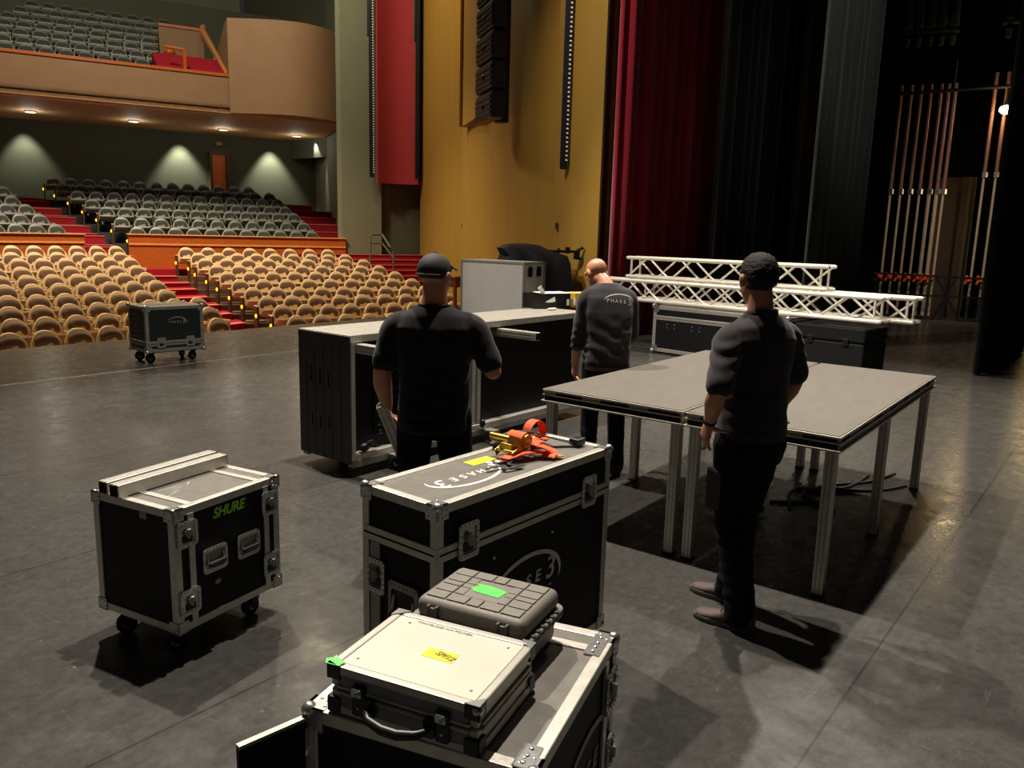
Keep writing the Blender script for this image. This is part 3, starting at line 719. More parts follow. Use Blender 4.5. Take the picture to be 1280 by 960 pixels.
drape('masking_drape', (onX(893, 6.6), 6.6), (onX(985, 6.6), 6.5), .02, 13, 'blackcurt', 9, .10, 'black masking drape hanging next to the red curtain', seed=5)
drape('masking_drape', (onX(1011, 4.6), 4.6), (onX(1066, 4.6) - .05, 4.45), .02, 13, 'greycurt', 7, .05, 'charcoal masking drape hanging behind the silver trusses', seed=8)
drape('masking_drape', (13.25, 1.72), (17.3, 1.65), .02, 13, 'blackcurt', 10, .09, 'black masking drape at the right edge standing on the stage floor', seed=9)
o = MB().bb((26.5, -9, -1), (26.8, 9, 13)).build('wall_backstage', 'dark'); struct(o, 'black backstage side wall', 'wall')
o = MB().bb((15.5, 6.9, -1), (26.8, 7.1, 13)).build('wall_proscenium_back', 'dark'); struct(o, 'black wall behind the masking drapes', 'wall')
o = MB().bb((26.1, .4, 0), (26.3, 3.2, 4.5)).build('wall_wing', 'yellow_w'); struct(o, 'lit mustard wing wall glimpsed past the right-hand drape', 'wall')
o = MB().bb((10, -9.2, -1), (26.8, -9, 13)).build('wall_upstage', 'dark'); struct(o, 'black upstage wall', 'wall')
# far wall patch and floor kerb at the rope rail
XL = (Vector((21.7, 5.3)), Vector((22.35, 2.9)))
XW = (Vector((23.6, 6.5)), Vector((24.4, 1.5)))
a, b = hit(1166, 300, *XW), hit(1212, 300, *XW)
o = MB().wall((a.x, a.y), (b.x, b.y), 0, 3.6, .2, -1).build('wall_rope_bay', 'brownwall'); struct(o, 'dim brown block wall behind the rope rail', 'wall')
mb = MB(); 
for z in (1.15, 1.25): mb.wall((a.x - .1, a.y), (b.x - .1, b.y), z, z + .08, .1, -1)
mb.build('lintel', 'stand', o)
k0, k1 = hit(1060, 396, *XL), hit(1229, 404, *XL)
o = MB().wall((k0.x, k0.y), (k1.x, k1.y), 0, .03, .5, -1).build('trim_1', 'brownwall'); struct(o, 'pale floor edge under the rope rail', 'floor trim')
# fly-system rope rail
rr = thing('rope_rail', 'black steel guard rail in front of the fly system ropes', 'rail', (k0.x, k0.y, 0))
def rel(p): return Vector((p[0] - k0.x, p[1] - k0.y, p[2]))
e0, e1 = hit(1092, 341, *XL), hit(1236, 349, *XL); m0, m1 = hit(1090, 366, *XL), hit(1232, 373, *XL)
for a, b in ((e0, e1), (m0, m1)): MB().bar(rel(a), rel(b), .06, .05).build('rail_bar', 'blk_metal', rr)
for px in (1096, 1163, 1182, 1231):
    a, b = hit(px, 345, *XL), hit(px, 402, *XL); MB().bar(rel((a.x, a.y, 0)), rel((a.x, a.y, a.z)), .05, .05).build('rail_post', 'blk_metal', rr)
a, b = hit(1165, 400, *XL), hit(1196, 346, *XL); MB().bar(rel((a.x, a.y, .05)), rel((b.x, b.y, b.z)), .05, .05).build('rail_brace', 'blk_metal', rr)
a, b = hit(1199, 400, *XL), hit(1170, 346, *XL); MB().bar(rel((a.x, a.y, .05)), rel((b.x, b.y, b.z)), .05, .05).build('rail_brace', 'blk_metal', rr)
XP = (Vector((22.1, 5.4)), Vector((22.75, 2.9)))
lines = [(1099, 368), (1111, 369), (1122.5, 370), (1134, 371), (1146, 372), (1154, 381), (1161, 390), (1207, 398), (1221, 400), (1230, 402)]
for k, (px, py) in enumerate(lines):
    a = hit(px, py, *XP); right = k > 6
    t = thing('fly_rope_line', ('pale fly line with orange rope lock, %s from the left behind the black rail' % ORD[k]) if not right else ('pale fly line with orange rope lock, %s of the three lines at the right' % ORD[k - 7]), 'fly line', (a.x, a.y, 0), -.25, 'fly lines behind the black rail')
    hmid = 3.2 if not right else 3.6; ht = 5.7 if not right else 5.9
    MB().tube([(0, 0, .1), (0, 0, hmid)], .030 if k not in (4, 5) else .045, 8).build('rope', 'pole', t)
    MB().tube([(0, 0, hmid - .02), (0, 0, ht)], .042, 8).build('counterweight_rod', 'pole_r', t)
    MB().bb((-.045, -.06, hmid - .10), (.045, .03, hmid + .02)).build('rope_clamp', 'chrome', t)
    lk = MB(); lk.bb((-.16, -.06, 1.0), (-.035, .06, 1.10)); lk.bar((-.15, -.0, 1.06), (-.26, -.0, 1.14), .05, .05); lk.bar((-.12, .03, 1.02), (-.2, .05, .93), .045, .045); lk.build('rope_lock', 'lock', t, bevel=.012)
    if right: MB().tube([(0, 0, .02), (0, 0, .62)], .05, 8).build('floor_grip', 'pole_b', t)
# work lamp and overhead pipe
bl_ = hit(1257, 137, *XL)
t = thing('work_lamp', 'small bright warm work lamp above the fly lines', 'lamp', (bl_.x, bl_.y, bl_.z))
MB().ell((0, 0, 0), (.13, .13, .10)).build('bulb', 'bulb', t, smooth='all'); MB().cyl((0, 0, .08), (0, 0, .22), .06, .03).build('socket', 'blk_metal', t); MB().cyl((0, 0, .2), (0, 0, .55), .02).build('cord', 'blk_metal', t)
u0, u1 = hit(1116, 118, *XL), hit(1285, 106, *XL)
pp = thing('pipe_batten', 'thin horizontal pipe crossing above the fly lines', 'pipe', (u0.x, u0.y, u0.z)); 
MB().tube([(0, 0, 0), (u1.x - u0.x, u1.y - u0.y, u1.z - u0.z)], .04, 8).build('pipe', 'chromed', pp) if 'chromed' in M else MB().tube([(0, 0, 0), (u1.x - u0.x, u1.y - u0.y, u1.z - u0.z)], .04, 8).build('pipe', 'blk_metal', pp)
for f in (.02, .47, .98): MB().tube([((u1.x - u0.x) * f, (u1.y - u0.y) * f, (u1.z - u0.z) * f), ((u1.x - u0.x) * f, (u1.y - u0.y) * f, .7)], .012, 6).build('hanger', 'blk_metal', pp)
# lighting ladders high up
def fixture_row(pts, py, label, n):
    a, b = hit(pts[0], py, *XL), hit(pts[1], py - 4, *XL)
    t = thing('lamp_bar', label, 'stage light', (a.x, a.y, a.z)); d = Vector((b.x - a.x, b.y - a.y, b.z - a.z))
    MB().tube([(0, 0, 0), d], .05, 8).build('pipe', 'greycurt', t)
    for k in range(n):
        q = d * ((k + .5) / n); f = MB().cyl((q.x, q.y, .1), (q.x, q.y, .75), .10, .07, 10).build('fixture', 'greycurt', t); MB().cyl((q.x, q.y, -.32), (q.x, q.y, -.12), .05, .07, 10).build('lens_hood', 'greycurt', f)
fixture_row((1128, 1200), 42, 'dim row of stage lanterns hanging high in the wings', 5)
fixture_row((1254, 1290), 29, 'short row of stage lanterns in the upper right corner', 2)
fixture_row((1016, 1042), 52, 'small lantern frame hanging behind the charcoal drape', 2)
for s in pend: end_panel(s)

# ================================================================== CASES
def faces(L, W, z0):
    return {'y0': frame((0, 0, z0), (1, 0, 0), (0, 0, 1), (0, -1, 0)), 'x0': frame((0, W, z0), (0, -1, 0), (0, 0, 1), (-1, 0, 0)),
            'y1': frame((L, W, z0), (-1, 0, 0), (0, 0, 1), (0, 1, 0)), 'x1': frame((L, 0, z0), (0, 1, 0), (0, 0, 1), (1, 0, 0))}
def rivet(mb, X, u, v, r=.005): mb.ell((0, 0, 0), (r, r, r * .6), 8, 5, X @ T(u, v, 0)) if False else mb._add([X @ Vector((u + r * math.cos(a) * q, v + r * math.sin(a) * q, h)) for q, h in ((1, 0), (.7, r * .6), (.01, r * .8)) for a in [2 * PI * j / 7 for j in range(7)]], [(i * 7 + j, i * 7 + (j + 1) % 7, i * 7 + 7 + (j + 1) % 7, i * 7 + 7 + j) for i in range(2) for j in range(7)])
def rrect(w, h, r, n=4):
    out = []
    for cx, cy, a0 in ((w / 2 - r, h / 2 - r, 0), (-w / 2 + r, h / 2 - r, 90), (-w / 2 + r, -h / 2 + r, 180), (w / 2 - r, -h / 2 + r, 270)):
        for k in range(n + 1):
            a = R(a0 + 90 * k / n); out.append((cx + r * math.cos(a), cy + r * math.sin(a)))
    return out
def ringplate(mb, X, w, h, wi, hi, r, z0, z1, ri=None, dx=0, dy=0):
    o = rrect(w, h, r); i = rrect(wi, hi, ri or r * .8); n = len(o)
    vs = [X @ Vector((p[0], p[1], z)) for z in (z0, z1) for p in o] + [X @ Vector((p[0] + dx, p[1] + dy, z)) for z in (z0, z1) for p in i]
    fs = []
    for j in range(n):
        k = (j + 1) % n
        fs += [(j, k, n + k, n + j), (n + j, n + k, 3 * n + k, 3 * n + j), (2 * n + j, 3 * n + j, 3 * n + k, 2 * n + k), (j, 2 * n + j, 2 * n + k, k)]
    mb._add(vs, fs)
def plate(mb, X, w, h, r, z0, z1):
    o = rrect(w, h, r); n = len(o)
    mb._add([X @ Vector((p[0], p[1], z)) for z in (z0, z1) for p in o], [tuple(reversed(range(n))), tuple(range(n, 2 * n))] + [(j, (j + 1) % n, n + (j + 1) % n, n + j) for j in range(n)])
def latch(root, X, w=.105, h=.125):
    "recessed butterfly latch: dished plate, rivets, twist"
    mb = MB(); ringplate(mb, X, w, h, w * .74, h * .72, .016, .0, .008, .012)
    plate(mb, X, w * .78, h * .76, .012, .0005, .0025)
    for i in range(5):
        for s in (-1, 1):
            rivet(mb, X @ T(0, 0, .008), -w * .4 + w * .2 * i, s * h * .43, .0045); rivet(mb, X @ T(0, 0, .008), s * w * .43, -h * .34 + h * .17 * i, .0045)
    lt = mb.build('latch', 'chrome', root, bevel=0)
    t = MB(); t.cyl(X @ Vector((0, h * .06, .002)), X @ Vector((0, h * .06, .014)), w * .17, n=14)
    t._add([X @ Vector(p) for p in ((-w * .06, -h * .14, .014), (w * .06, -h * .14, .014), (w * .1, h * .22, .014), (-w * .1, h * .22, .014), (-w * .02, -h * .12, .022), (w * .02, -h * .12, .022), (w * .03, h * .2, .022), (-w * .03, h * .2, .022))], [(0, 1, 5, 4), (1, 2, 6, 5), (2, 3, 7, 6), (3, 0, 4, 7), (4, 5, 6, 7), (3, 2, 1, 0)])
    t.build('latch_twist', 'alu_d', lt)
    d = MB(); plate(d, X @ T(0, -h * .17, 0), w * .52, h * .3, .01, .002, .004); d.build('latch_recess', 'blk_metal', lt)
    return lt
def handle(root, X, w=.19, h=.13, dark=False):
    mb = MB(); ringplate(mb, X, w, h, w * .80, h * .70, .018, 0, .009, .012)
    for i in range(7):
        for s in (-1, 1): rivet(mb, X @ T(0, 0, .009), -w * .42 + w * .14 * i, s * h * .425, .0045)
    hd = mb.build('recessed_handle', 'alu_d' if dark else 'chrome', root)
    d = MB(); plate(d, X, w * .82, h * .72, .012, .0005, .003); d.build('handle_recess', 'blk_metal' if dark else 'alu_d', hd)
    a = w * .33
    for q in (-a, a): MB().tube([X @ Vector(p) for p in ((q, h * .22, .004), (q, -h * .02, .012), (q, -h * .12, .02))], .005, 6).build('handle_loop', 'chrome', hd)
    g = MB(); g.tube([X @ Vector((-a, -h * .12, .02)), X @ Vector((a, -h * .12, .02))], .011, 8); g.build('grip', 'rubber', hd)
def caster(root, x, y, ztop, ang=0., r=.05):
    X = T(x, y, 0) @ RZ(ang)
    f = MB(X); f.box((0, 0, ztop - .006), (.10, .085, .012)); f.cyl((0, 0, ztop - .012), (0, 0, ztop - .03), .025)
    for s in (-1, 1): f.bar((s * .022, 0, ztop - .03), (s * .022, .025, r), .004, .04, (0, 1, 0)); 
    f.box((0, 0, ztop - .03), (.052, .045, .006)); f.cyl((-.028, .025, r), (.028, .025, r), .007, n=8)
    c = f.build('caster', 'blk_metal', root)
    wv = MB(X); wv.tube([(-.016, .025, r), (-.013, .025, r), (.013, .025, r), (.016, .025, r)], [r * .8, r, r, r * .8], 20); wv.build('wheel', 'rubber', c, smooth=True)
    hb = MB(X); hb.cyl((-.018, .025, r), (.018, .025, r), r * .45, n=12); hb.build('wheel_hub', 'alu_d', c)
def road_case(root, L, W, z0, z1, body='lam', top=None, tw=.03, corner=.024, lid=None, casters=None, rims=('bottom', 'top'), alu='alu', wheel=.05):
    H = z1 - z0
    MB().bb((.004, .004, z0), (L - .004, W - .004, z1 - .004)).build('body', body, root)
    if top:
        MB().bb((tw * .8, tw * .8, z1 - .004), (L - tw * .8, W - tw * .8, z1 - .001)).build('top_panel', top, root)
    e = MB(); h = tw / 2 - .002
    for y in (h, W - h):
        for z in (z0 + h, z1 - h): e.bb((tw * .4, y - tw / 2, z - tw / 2), (L - tw * .4, y + tw / 2, z + tw / 2))
    for x in (h, L - h):
        for z in (z0 + h, z1 - h): e.bb((x - tw / 2, tw * .4, z - tw / 2), (x + tw / 2, W - tw * .4, z + tw / 2))
    for x in (h, L - h):
        for y in (h, W - h): e.bb((x - tw / 2, y - tw / 2, z0 + .01), (x + tw / 2, y + tw / 2, z1 - .01))
    if lid:  # closing extrusion (split of lid and body) around the case
        lw = lid[1]
        for y, s in ((0, -1), (W, 1)): e.bb((0, y - .004, lid[0] - lw / 2), (L, y + .004, lid[0] + lw / 2))
        for x in (0, L): e.bb((x - .004, 0, lid[0] - lw / 2), (x + .004, W, lid[0] + lw / 2))
    ed = e.build('edge_trim', alu, root, bevel=.003)
    if lid:
        g = MB()
        for y in (0, W): g.bb((.01, y - .0055, lid[0] - .003), (L - .01, y + .0055, lid[0] + .003))
        for x in (0, L): g.bb((x - .0055, .01, lid[0] - .003), (x + .0055, W - .01, lid[0] + .003))
        g.build('lid_joint', 'hole', ed)
    for x, sx in ((0, 1), (L, -1)):
        for y, sy in ((0, 1), (W, -1)):
            for z, sz in ((z0, 1), (z1, -1)):
                c = MB(); c.ell((x + sx * .006, y + sy * .006, z + sz * .006), (corner, corner, corner), 12, 8)
                k = max(corner * 2.3, .05)
                c.bb((x - sx * .006, y - sy * .006, z - sz * .004), (x + sx * k, y + sy * k, z + sz * .004)) if sz == -1 or True else None
                c.bb((x - sx * .006, y - sy * .006, z - sz * .004), (x + sx * .003, y + sy * k, z + sz * k)); c.bb((x - sx * .006, y - sy * .006, z - sz * .004), (x + sx * k, y + sy * .003, z + sz * k))
                for a, b in ((.75, .75), (.35, .85), (.85, .35)):
                    for Xf in (frame((x, y - sy * .006, z), (sx, 0, 0), (0, 0, sz), (0, -sy, 0)), frame((x - sx * .006, y, z), (0, sy, 0), (0, 0, sz), (-sx, 0, 0)), frame((x, y, z - sz * .004), (sx, 0, 0), (0, sy, 0), (0, 0, -sz))):
                        rivet(c, Xf, k * a, k * b, .0045)
                c.build('corner_protector', 'chrome', root, smooth=True)
    if casters:
        for x in (casters, L - casters):
            for y in (casters, W - casters): caster(root, x, y, z0, ang=.4 + x * 2 + y, r=wheel)
        MB().bb((.02, .02, z0 - .012), (L - .02, W - .02, z0 + .001)).build('caster_board', 'lam', root)

# --- rack case with green lettering on the left
L, W, z0, z1 = .60, .515, .135, .685
c1 = thing('road_case', 'black rack road case with green lettering and two silver handles, aluminium tubes lying on it', 'road case', (1.622, 3.035, 0), R(10.2))
road_case(c1, L, W, z0, z1, 'lam', 'lam_t', tw=.036, casters=.09, wheel=.045, corner=.014)
F = faces(L, W, z0)
e = MB()
for u in (.085, L - .085): MB().bar(F['y0'] @ Vector((u, .03, .002)), F['y0'] @ Vector((u, z1 - z0 - .03, .002)), .03, .008, (0, -1, 0)).build('front_trim', 'alu', c1)
for x in (.105, L - .105): MB().bb((x - .016, .02, z1 - .003), (x + .016, W - .02, z1 + .003)).build('lid_trim', 'alu', c1)
for u in (.062, L - .062):
    for v in (.13, z1 - z0 - .115): latch(c1, F['y0'] @ T(u, v, .004), .105, .115)
for u in (.205, .40): handle(c1, F['y0'] @ T(u, .275, .0) , .135, .115)
text('lettering', 'SHURE', .062, F['y0'] @ T(.295, .475, .0005), 'green_v', c1, shear=.25, offset=.0022, sx=.95)
st = MB(); plate(st, F['y0'] @ T(.22, .16, .0), .03, .022, .004, 0, .001); st.build('sticker', 'white_w', c1)
st = MB(); plate(st, F['x0'] @ T(.33, .50, .0), .045, .03, .004, 0, .002); st.build('case_badge', 'white_w', c1)
mk = MB(); meshtext(mk, 'A .—', .05, frame((.22, .22, z1), (1, 0, 0), (0, 1, 0), (0, 0, 1)), ext=.0004) if False else None
wm = MB()
for i, (x, y, ww) in enumerate(((.20, .27, .10), (.22, .24, .06), (.17, .20, .09), (.30, .26, .05))): plate(wm, frame((x, y, z1 - .001), (1, 0, 0), (0, 1, 0), (0, 0, 1)) @ RZ(.3 * i - .2), ww, .007, .002, 0, .0008)
wm.build('chalk_marks', 'white_w', c1)
# two square aluminium deck legs resting on top
def alu_leg(name, label, loc, rotz, Ls, sz=.05, mw=None, group=None):
    t = thing(name, label, 'tube', loc, rotz, group, mw)
    mb = MB(); h = sz / 2
    mb.bb((0, -h, 0), (Ls, h, sz)); mb.build('tube', 'alu', t, bevel=.004)
    g = MB()
    for y in (-h * .45, h * .45): g.bb((.002, y - .003, sz - .0005), (Ls - .002, y + .003, sz + .0008))
    g.build('groove', 'alu_d', t)
    for x, s in ((0, -1), (Ls, 1)): MB().bb((x - .002, -h * .84, sz * .08), (x + .003 * s + .002, h * .84, sz * .92)).build('end_opening', 'hole', t)
    return t
zt = z1 + .0035
alu_leg('aluminium_tube', 'front one of two square aluminium tubes lying on the rack case', (1.622 - .005 * 1 - math.sin(R(10.2)) * .345 - .01, 3.035 + math.cos(R(10.2)) * .345, zt), R(10.0), .60, .058)
alu_leg('aluminium_tube', 'rear one of two square aluminium tubes lying on the rack case', (1.612 - math.sin(R(10.2)) * .425, 3.035 + math.cos(R(10.2)) * .425, zt), R(10.4), .605, .058)

# --- tall case in the middle
L, W, z0, z1 = 1.073, .377, .12, .95
c2 = thing('road_case', 'tall narrow black road case with white logo and orange strap on its grey lid', 'road case', (1.853, 1.75, 0), R(-1.0))
road_case(c2, L, W, z0, z1, 'lam', 'lam_t', tw=.034, lid=(z1 - .175, .055), casters=.12, corner=.02)
F = faces(L, W, z0)
for u in (.15, L - .17): latch(c2, F['y0'] @ T(u, z1 - z0 - .155, .004), .105, .135)
latch(c2, F['x0'] @ T(W - .31 + .01, z1 - z0 - .33, .003), .095, .13)
handle(c2, F['x0'] @ T(W * .58, z1 - z0 - .42, 0), .15, .20, True)
vb = MB(); vb.bar(F['x0'] @ Vector((.07, .03, .002)), F['x0'] @ Vector((.07, z1 - z0 - .2, .002)), .05, .007, (-1, 0, 0)); vb.build('vertical_trim', 'alu_d', c2)
sc = MB()
for u, v in ((.30, .52), (.66, .52), (.30, .41), (.66, .41), (.305, .30), (.655, .30)): rivet(sc, F['y0'], u, v + .04, .008)
for x, y in ((.05, .05), (L - .05, W - .05), (.05, W - .05), (L - .05, .05)): rivet(sc, frame((x, y, z1), (1, 0, 0), (0, 1, 0), (0, 0, 1)), 0, 0, .006)
sc.build('bolt', 'chrome', c2)
phase_logo(F['y0'] @ T(.485, .395, .0005) @ RZ(R(3)), .070, c2)
top = frame((.34, .175, z1 - .0008), (-1, 0, 0), (0, -1, 0), (0, 0, 1))
phase_logo(top, .058, c2)
tp = MB(); plate(tp, frame((.52, .27, z1 - .0008), (1, 0, 0), (0, 1, 0), (0, 0, 1)) @ RZ(-.05), .135, .062, .003, 0, .001); tp.build('tape', 'yellow_t', c2)
tp = MB()
rnd = random.Random(5)
for i in range(26): plate(tp, frame((.50 + rnd.uniform(0, .17), .17 + rnd.uniform(0, .07), z1 - .0008), (1, 0, 0), (0, 1, 0), (0, 0, 1)) @ RZ(rnd.uniform(-1, 1)), rnd.uniform(.012, .035), rnd.uniform(.008, .018), .003, 0, .0008 + i * .00001)
tp.build('worn_sticker', 'white', c2)
tp = MB()
for i in range(9): meshtext(tp, rnd.choice('HLEIT'), .028, frame((.1 + i * .024, W - .058, z1 - .0008), (-1, 0, 0), (0, -1, 0), (0, 0, 1)), ext=.0003) if i < 7 else None
tp.build('faded_lettering', 'white_w', c2)

# straps on the tall case, in its lid coordinates
def on2(x, y, z): return (x, y, z1t + z)
z1t = z1 + .0035
def ribbon(mb, pts, w, t, up=(0, 0, 1)):
    P = [Vector(p) for p in pts]; Q = []
    for i in range(len(P) - 1):
        p0 = P[max(i - 1, 0)]; p3 = P[min(i + 2, len(P) - 1)]; a, b = P[i], P[i + 1]
        for k in range(5):
            s = k / 5; Q.append(.5 * ((2 * a) + (b - p0) * s + (2 * p0 - 5 * a + 4 * b - p3) * s * s + (-p0 + 3 * a - 3 * b + p3) * s ** 3))
    Q.append(P[-1]); rings = []; up = Vector(up)
    for i, p in enumerate(Q):
        d = (Q[min(i + 1, len(Q) - 1)] - Q[max(i - 1, 0)]).normalized(); x = d.cross(up)
        x = x.normalized() if x.length > .15 else Vector((0, 1, 0)); y = x.cross(d)
        rings.append([p + x * (a * w / 2) + y * (b * t / 2) for a, b in ((-1, -1), (1, -1), (1, 1), (-1, 1))])
    mb.loft(rings)
base2 = c2.matrix_basis.copy() if False else (T(1.853, 1.75, 0) @ RZ(R(-1.0)))
def thing2(name, label, cat, x, y): return thing(name, label, cat, mw=base2 @ T(x, y, z1t))
rs = thing2('ratchet_strap', 'orange ratchet strap with a yellow zinc ratchet on the tall case lid', 'strap', .72, .20)
mb = MB()
ribbon(mb, [(-.17, -.02, .012), (-.08, -.05, .03), (.0, -.07, .02), (.06, -.10, .012)], .055, .004)
ribbon(mb, [(.05, -.02, .05), (-.0, -.06, .055), (.03, -.11, .03), (.0, -.12, .008)], .06, .004)
ribbon(mb, [(.0, .02, .05), (.10, .05, .055), (.17, .06, .03), (.19, .02, .02)], .05, .004)
mb.build('webbing', 'orange', rs)
mb = MB(); ringp = [(.17 + .055 * math.cos(a), .08, .055 + .045 * math.sin(a)) for a in [2 * PI * j / 20 for j in range(20)]]
rings = [[Vector((.17 + (.055 + q) * math.cos(a), .08 + h, .052 + (.048 + q) * math.sin(a))) for q, h in ((0, -.022), (.003, -.022), (.003, .022), (0, .022))] for a in [2 * PI * j / 22 for j in range(22)]]
mb.loft(rings, closed=True); mb.build('webbing_loop', 'orange', rs, smooth=True)
mb = MB(); mb.cyl((-.035, -.035, .065), (-.035, .045, .065), .036, n=18); mb.build('webbing_roll', 'orange', rs, smooth=True)
mb = MB()
for y in (-.04, .05):
    mb.bar((-.16, y, .10), (-.02, y, .045), .004, .035); mb.bar((-.13, y, .02), (-.02, y, .065), .004, .03); mb.cyl((-.035, y - .004, .065), (-.035, y + .004, .065), .03, n=14)
mb.cyl((-.155, -.045, .10), (-.155, .055, .10), .012, n=10); mb.cyl((-.12, -.04, .035), (-.12, .05, .035), .008, n=8); mb.box((-.095, .005, .05), (.05, .06, .03)); mb.build('ratchet', 'brass', rs, bevel=.003)
mb = MB(); ribbon(mb, [(.01, -.115, .012), (.05, -.13, .008), (.065, -.13, .006)], .05, .004); mb.build('pale_webbing_end', 'wood_l', rs)
bs = thing2('black_strap', 'black webbing strap with buckle trailing across the tall case lid', 'strap', .80, .22)
mb = MB()
ribbon(mb, [(-.20, .06, .05), (-.12, .06, .075), (.0, .05, .07), (.12, -.02, .03), (.19, -.09, .012)], .022, .003)
ribbon(mb, [(-.18, .02, .05), (-.02, .03, .075), (.10, -.03, .035), (.17, -.10, .010)], .02, .003)
ribbon(mb, [(-.20, -.06, .01), (-.28, -.10, .012), (-.24, -.14, .010), (-.33, -.12, .008), (-.30, -.09, .01), (-.38, -.07, .008)], .014, .003)
mb.build('webbing', 'webbing', bs)
mb = MB(); mb.box((.19, -.10, .018), (.06, .05, .03)); mb.box((.225, -.085, .016), (.03, .04, .02)); mb.build('buckle', 'black_pl', bs, bevel=.006)
gl = thing2('black_glove', 'crumpled black work glove at the back edge of the tall case lid', 'glove', .80, .33)
mb = MB(); mb.ell((0, 0, .022), (.075, .04, .022), 14, 8); mb.limb([(.05, -.01, .02), (.11, -.005, .018), (.14, .01, .013)], [.016, .013, .011], 8); mb.limb([(.05, .012, .022), (.115, .02, .02), (.15, .03, .014)], [.016, .013, .011], 8); mb.limb([(-.05, .0, .02), (-.10, .01, .016)], [.025, .02], 8); mb.limb([(.0, -.03, .02), (.04, -.045, .014)], [.014, .01], 8)
mb.build('glove_body', 'webbing', gl, smooth='all')

# --- low case at the bottom with its side flap
L, W, z0, z1 = .644, .575, .12, .75
c3 = thing('road_case', 'black road case at the bottom edge carrying the silver and grey small cases', 'road case', (1.208, .857, 0), R(15.8))
road_case(c3, L, W, z0, z1, 'lam', 'lam_t', tw=.034, casters=.1, corner=.019)
F = faces(L, W, z0)
MB().bb((L - .115, .02, z1 - .003), (L - .085, W - .02, z1 + .003)).build('lid_trim', 'alu', c3)
MB().bar(F['y0'] @ Vector((L - .1, .03, .002)), F['y0'] @ Vector((L - .1, z1 - z0 - .03, .002)), .028, .007, (0, -1, 0)).build('front_trim', 'alu', c3)
tp = MB(); tp.bb((L - .085, .03, z1 - .002), (L - .03, W - .03, z1 - .0005)); tp.build('lid_panel', 'lam_t', c3)
for v in (z1 - z0 - .13, .16): latch(c3, F['y0'] @ T(L - .065, v, .004), .1, .12)
for v in (z1 - z0 - .23,): latch(c3, F['y0'] @ T(L - .045, v - .1, .004), .06, .1)
for xa, xb, xr_ in ((L - .135, L - .02, (L - .12, L - .095, L - .07, L - .04)), (.005, .085, (.02, .045, .07))):
    bk = MB(); bk.bb((xa, .012, z1 + .001), (xb, .055, z1 + .005))
    for x in xr_: rivet(bk, frame((x, .034, z1 + .005), (1, 0, 0), (0, 1, 0), (0, 0, 1)), 0, 0, .006)
    bk.build('lid_bracket', 'chrome', c3)
phase_logo(F['y0'] @ T(.385, .36, .0005), .072, c3, 'white_w')
fl_ = MB(); fa = Vector((-.006, W + .004)); fb = fa + Vector((-.15, .065)); fl_.wall(fa, fb, z0 + .02, z1 - .02, .012, 1); fo = fl_.build('side_flap', 'lam', c3)
MB().wall(fa + Vector((0, -.002)), fb, z1 - .024, z1 - .016, .016, 1).build('flap_edge', 'alu_d', fo)
for v in (.2, .45): hinge = MB().cyl((fa.x, fa.y, z0 + v), (fa.x, fa.y, z0 + v + .06), .008); hinge.build('hinge', 'chrome', fo)

# --- silver attache case on it
L, W, H = .298, .386, .118
b3 = T(1.168, .978, .7555) @ RZ(R(13.7))
sc_ = thing('silver_case', 'pale aluminium attache case with yellow tape label on its lid', 'case', mw=b3)
MB().bb((.003, .003, .004), (L - .003, W - .003, H * .5)).build('base', 'silver_s', sc_, bevel=.006)
MB().bb((.003, .003, H * .5 + .003), (L - .003, W - .003, H - .004)).build('lid', 'silver_s', sc_, bevel=.006)
MB().bb((.02, .02, H - .005), (L - .02, W - .02, H - .002)).build('lid_panel', 'silver_p', sc_)
e = MB()
for z, zz in ((H - .011, .022), (.011, .022)):
    for y in (.008, W - .008): e.bb((.02, y - .011, z - zz / 2), (L - .02, y + .011, z + zz / 2))
    for x in (.008, L - .008): e.bb((x - .011, .02, z - zz / 2), (x + .011, W - .02, z + zz / 2))
for z in (H * .5 - .006, H * .5 + .009):
    for y in (0, W): e.bb((.02, y - .004, z - .005), (L - .02, y + .004, z + .005))
    for x in (0, L): e.bb((x - .004, .02, z - .005), (x + .004, W - .02, z + .005))
e.build('edge_trim', 'silver_s', sc_, bevel=.004)
FX = frame((0, W, 0), (0, -1, 0), (0, 0, 1), (-1, 0, 0))
fp = MB(); plate(fp, FX @ T(W / 2, H * .30, 0), W - .05, H * .34, .004, 0, .001); plate(fp, FX @ T(W / 2, H * .74, 0), W - .05, H * .25, .004, 0, .001); fp.build('front_panel', 'silver_d', sc_)
for x, sx in ((0, 1), (L, -1)):
    for y, sy in ((0, 1), (W, -1)):
        for z in (0, 1):
            za, zb = (.0, H * .44) if not z else (H * .58, H + .001)
            k = MB()
            if z == 0:
                k.bb((x - sx * .004, y - sy * .004, za), (x + sx * .03, y + sy * .004, zb * .75)); k.bb((x - sx * .004, y - sy * .004, za), (x + sx * .004, y + sy * .034, zb * .75))
            else:
                k.bb((x - sx * .004, y - sy * .004, za + .015), (x + sx * .03, y + sy * .004, zb)); k.bb((x - sx * .004, y - sy * .004, za + .015), (x + sx * .004, y + sy * .034, zb))
            k.build('corner_cap', 'black_pl', sc_, bevel=.002)
            if z: MB()._add([(x - sx * .003, y - sy * .003, H), (x + sx * .034, y - sy * .003, H), (x - sx * .003, y + sy * .034, H), (x - sx * .003, y - sy * .003, H + .003), (x + sx * .034, y - sy * .003, H + .003), (x - sx * .003, y + sy * .034, H + .003)], [(0, 1, 2), (3, 5, 4), (0, 3, 4, 1), (1, 4, 5, 2), (2, 5, 3, 0)]).build('corner_plate', 'chrome', sc_)
MB().ell((.006, .006, H - .012), (.014, .014, .014), 12, 8).build('corner_ball', 'chrome', sc_, smooth='all')
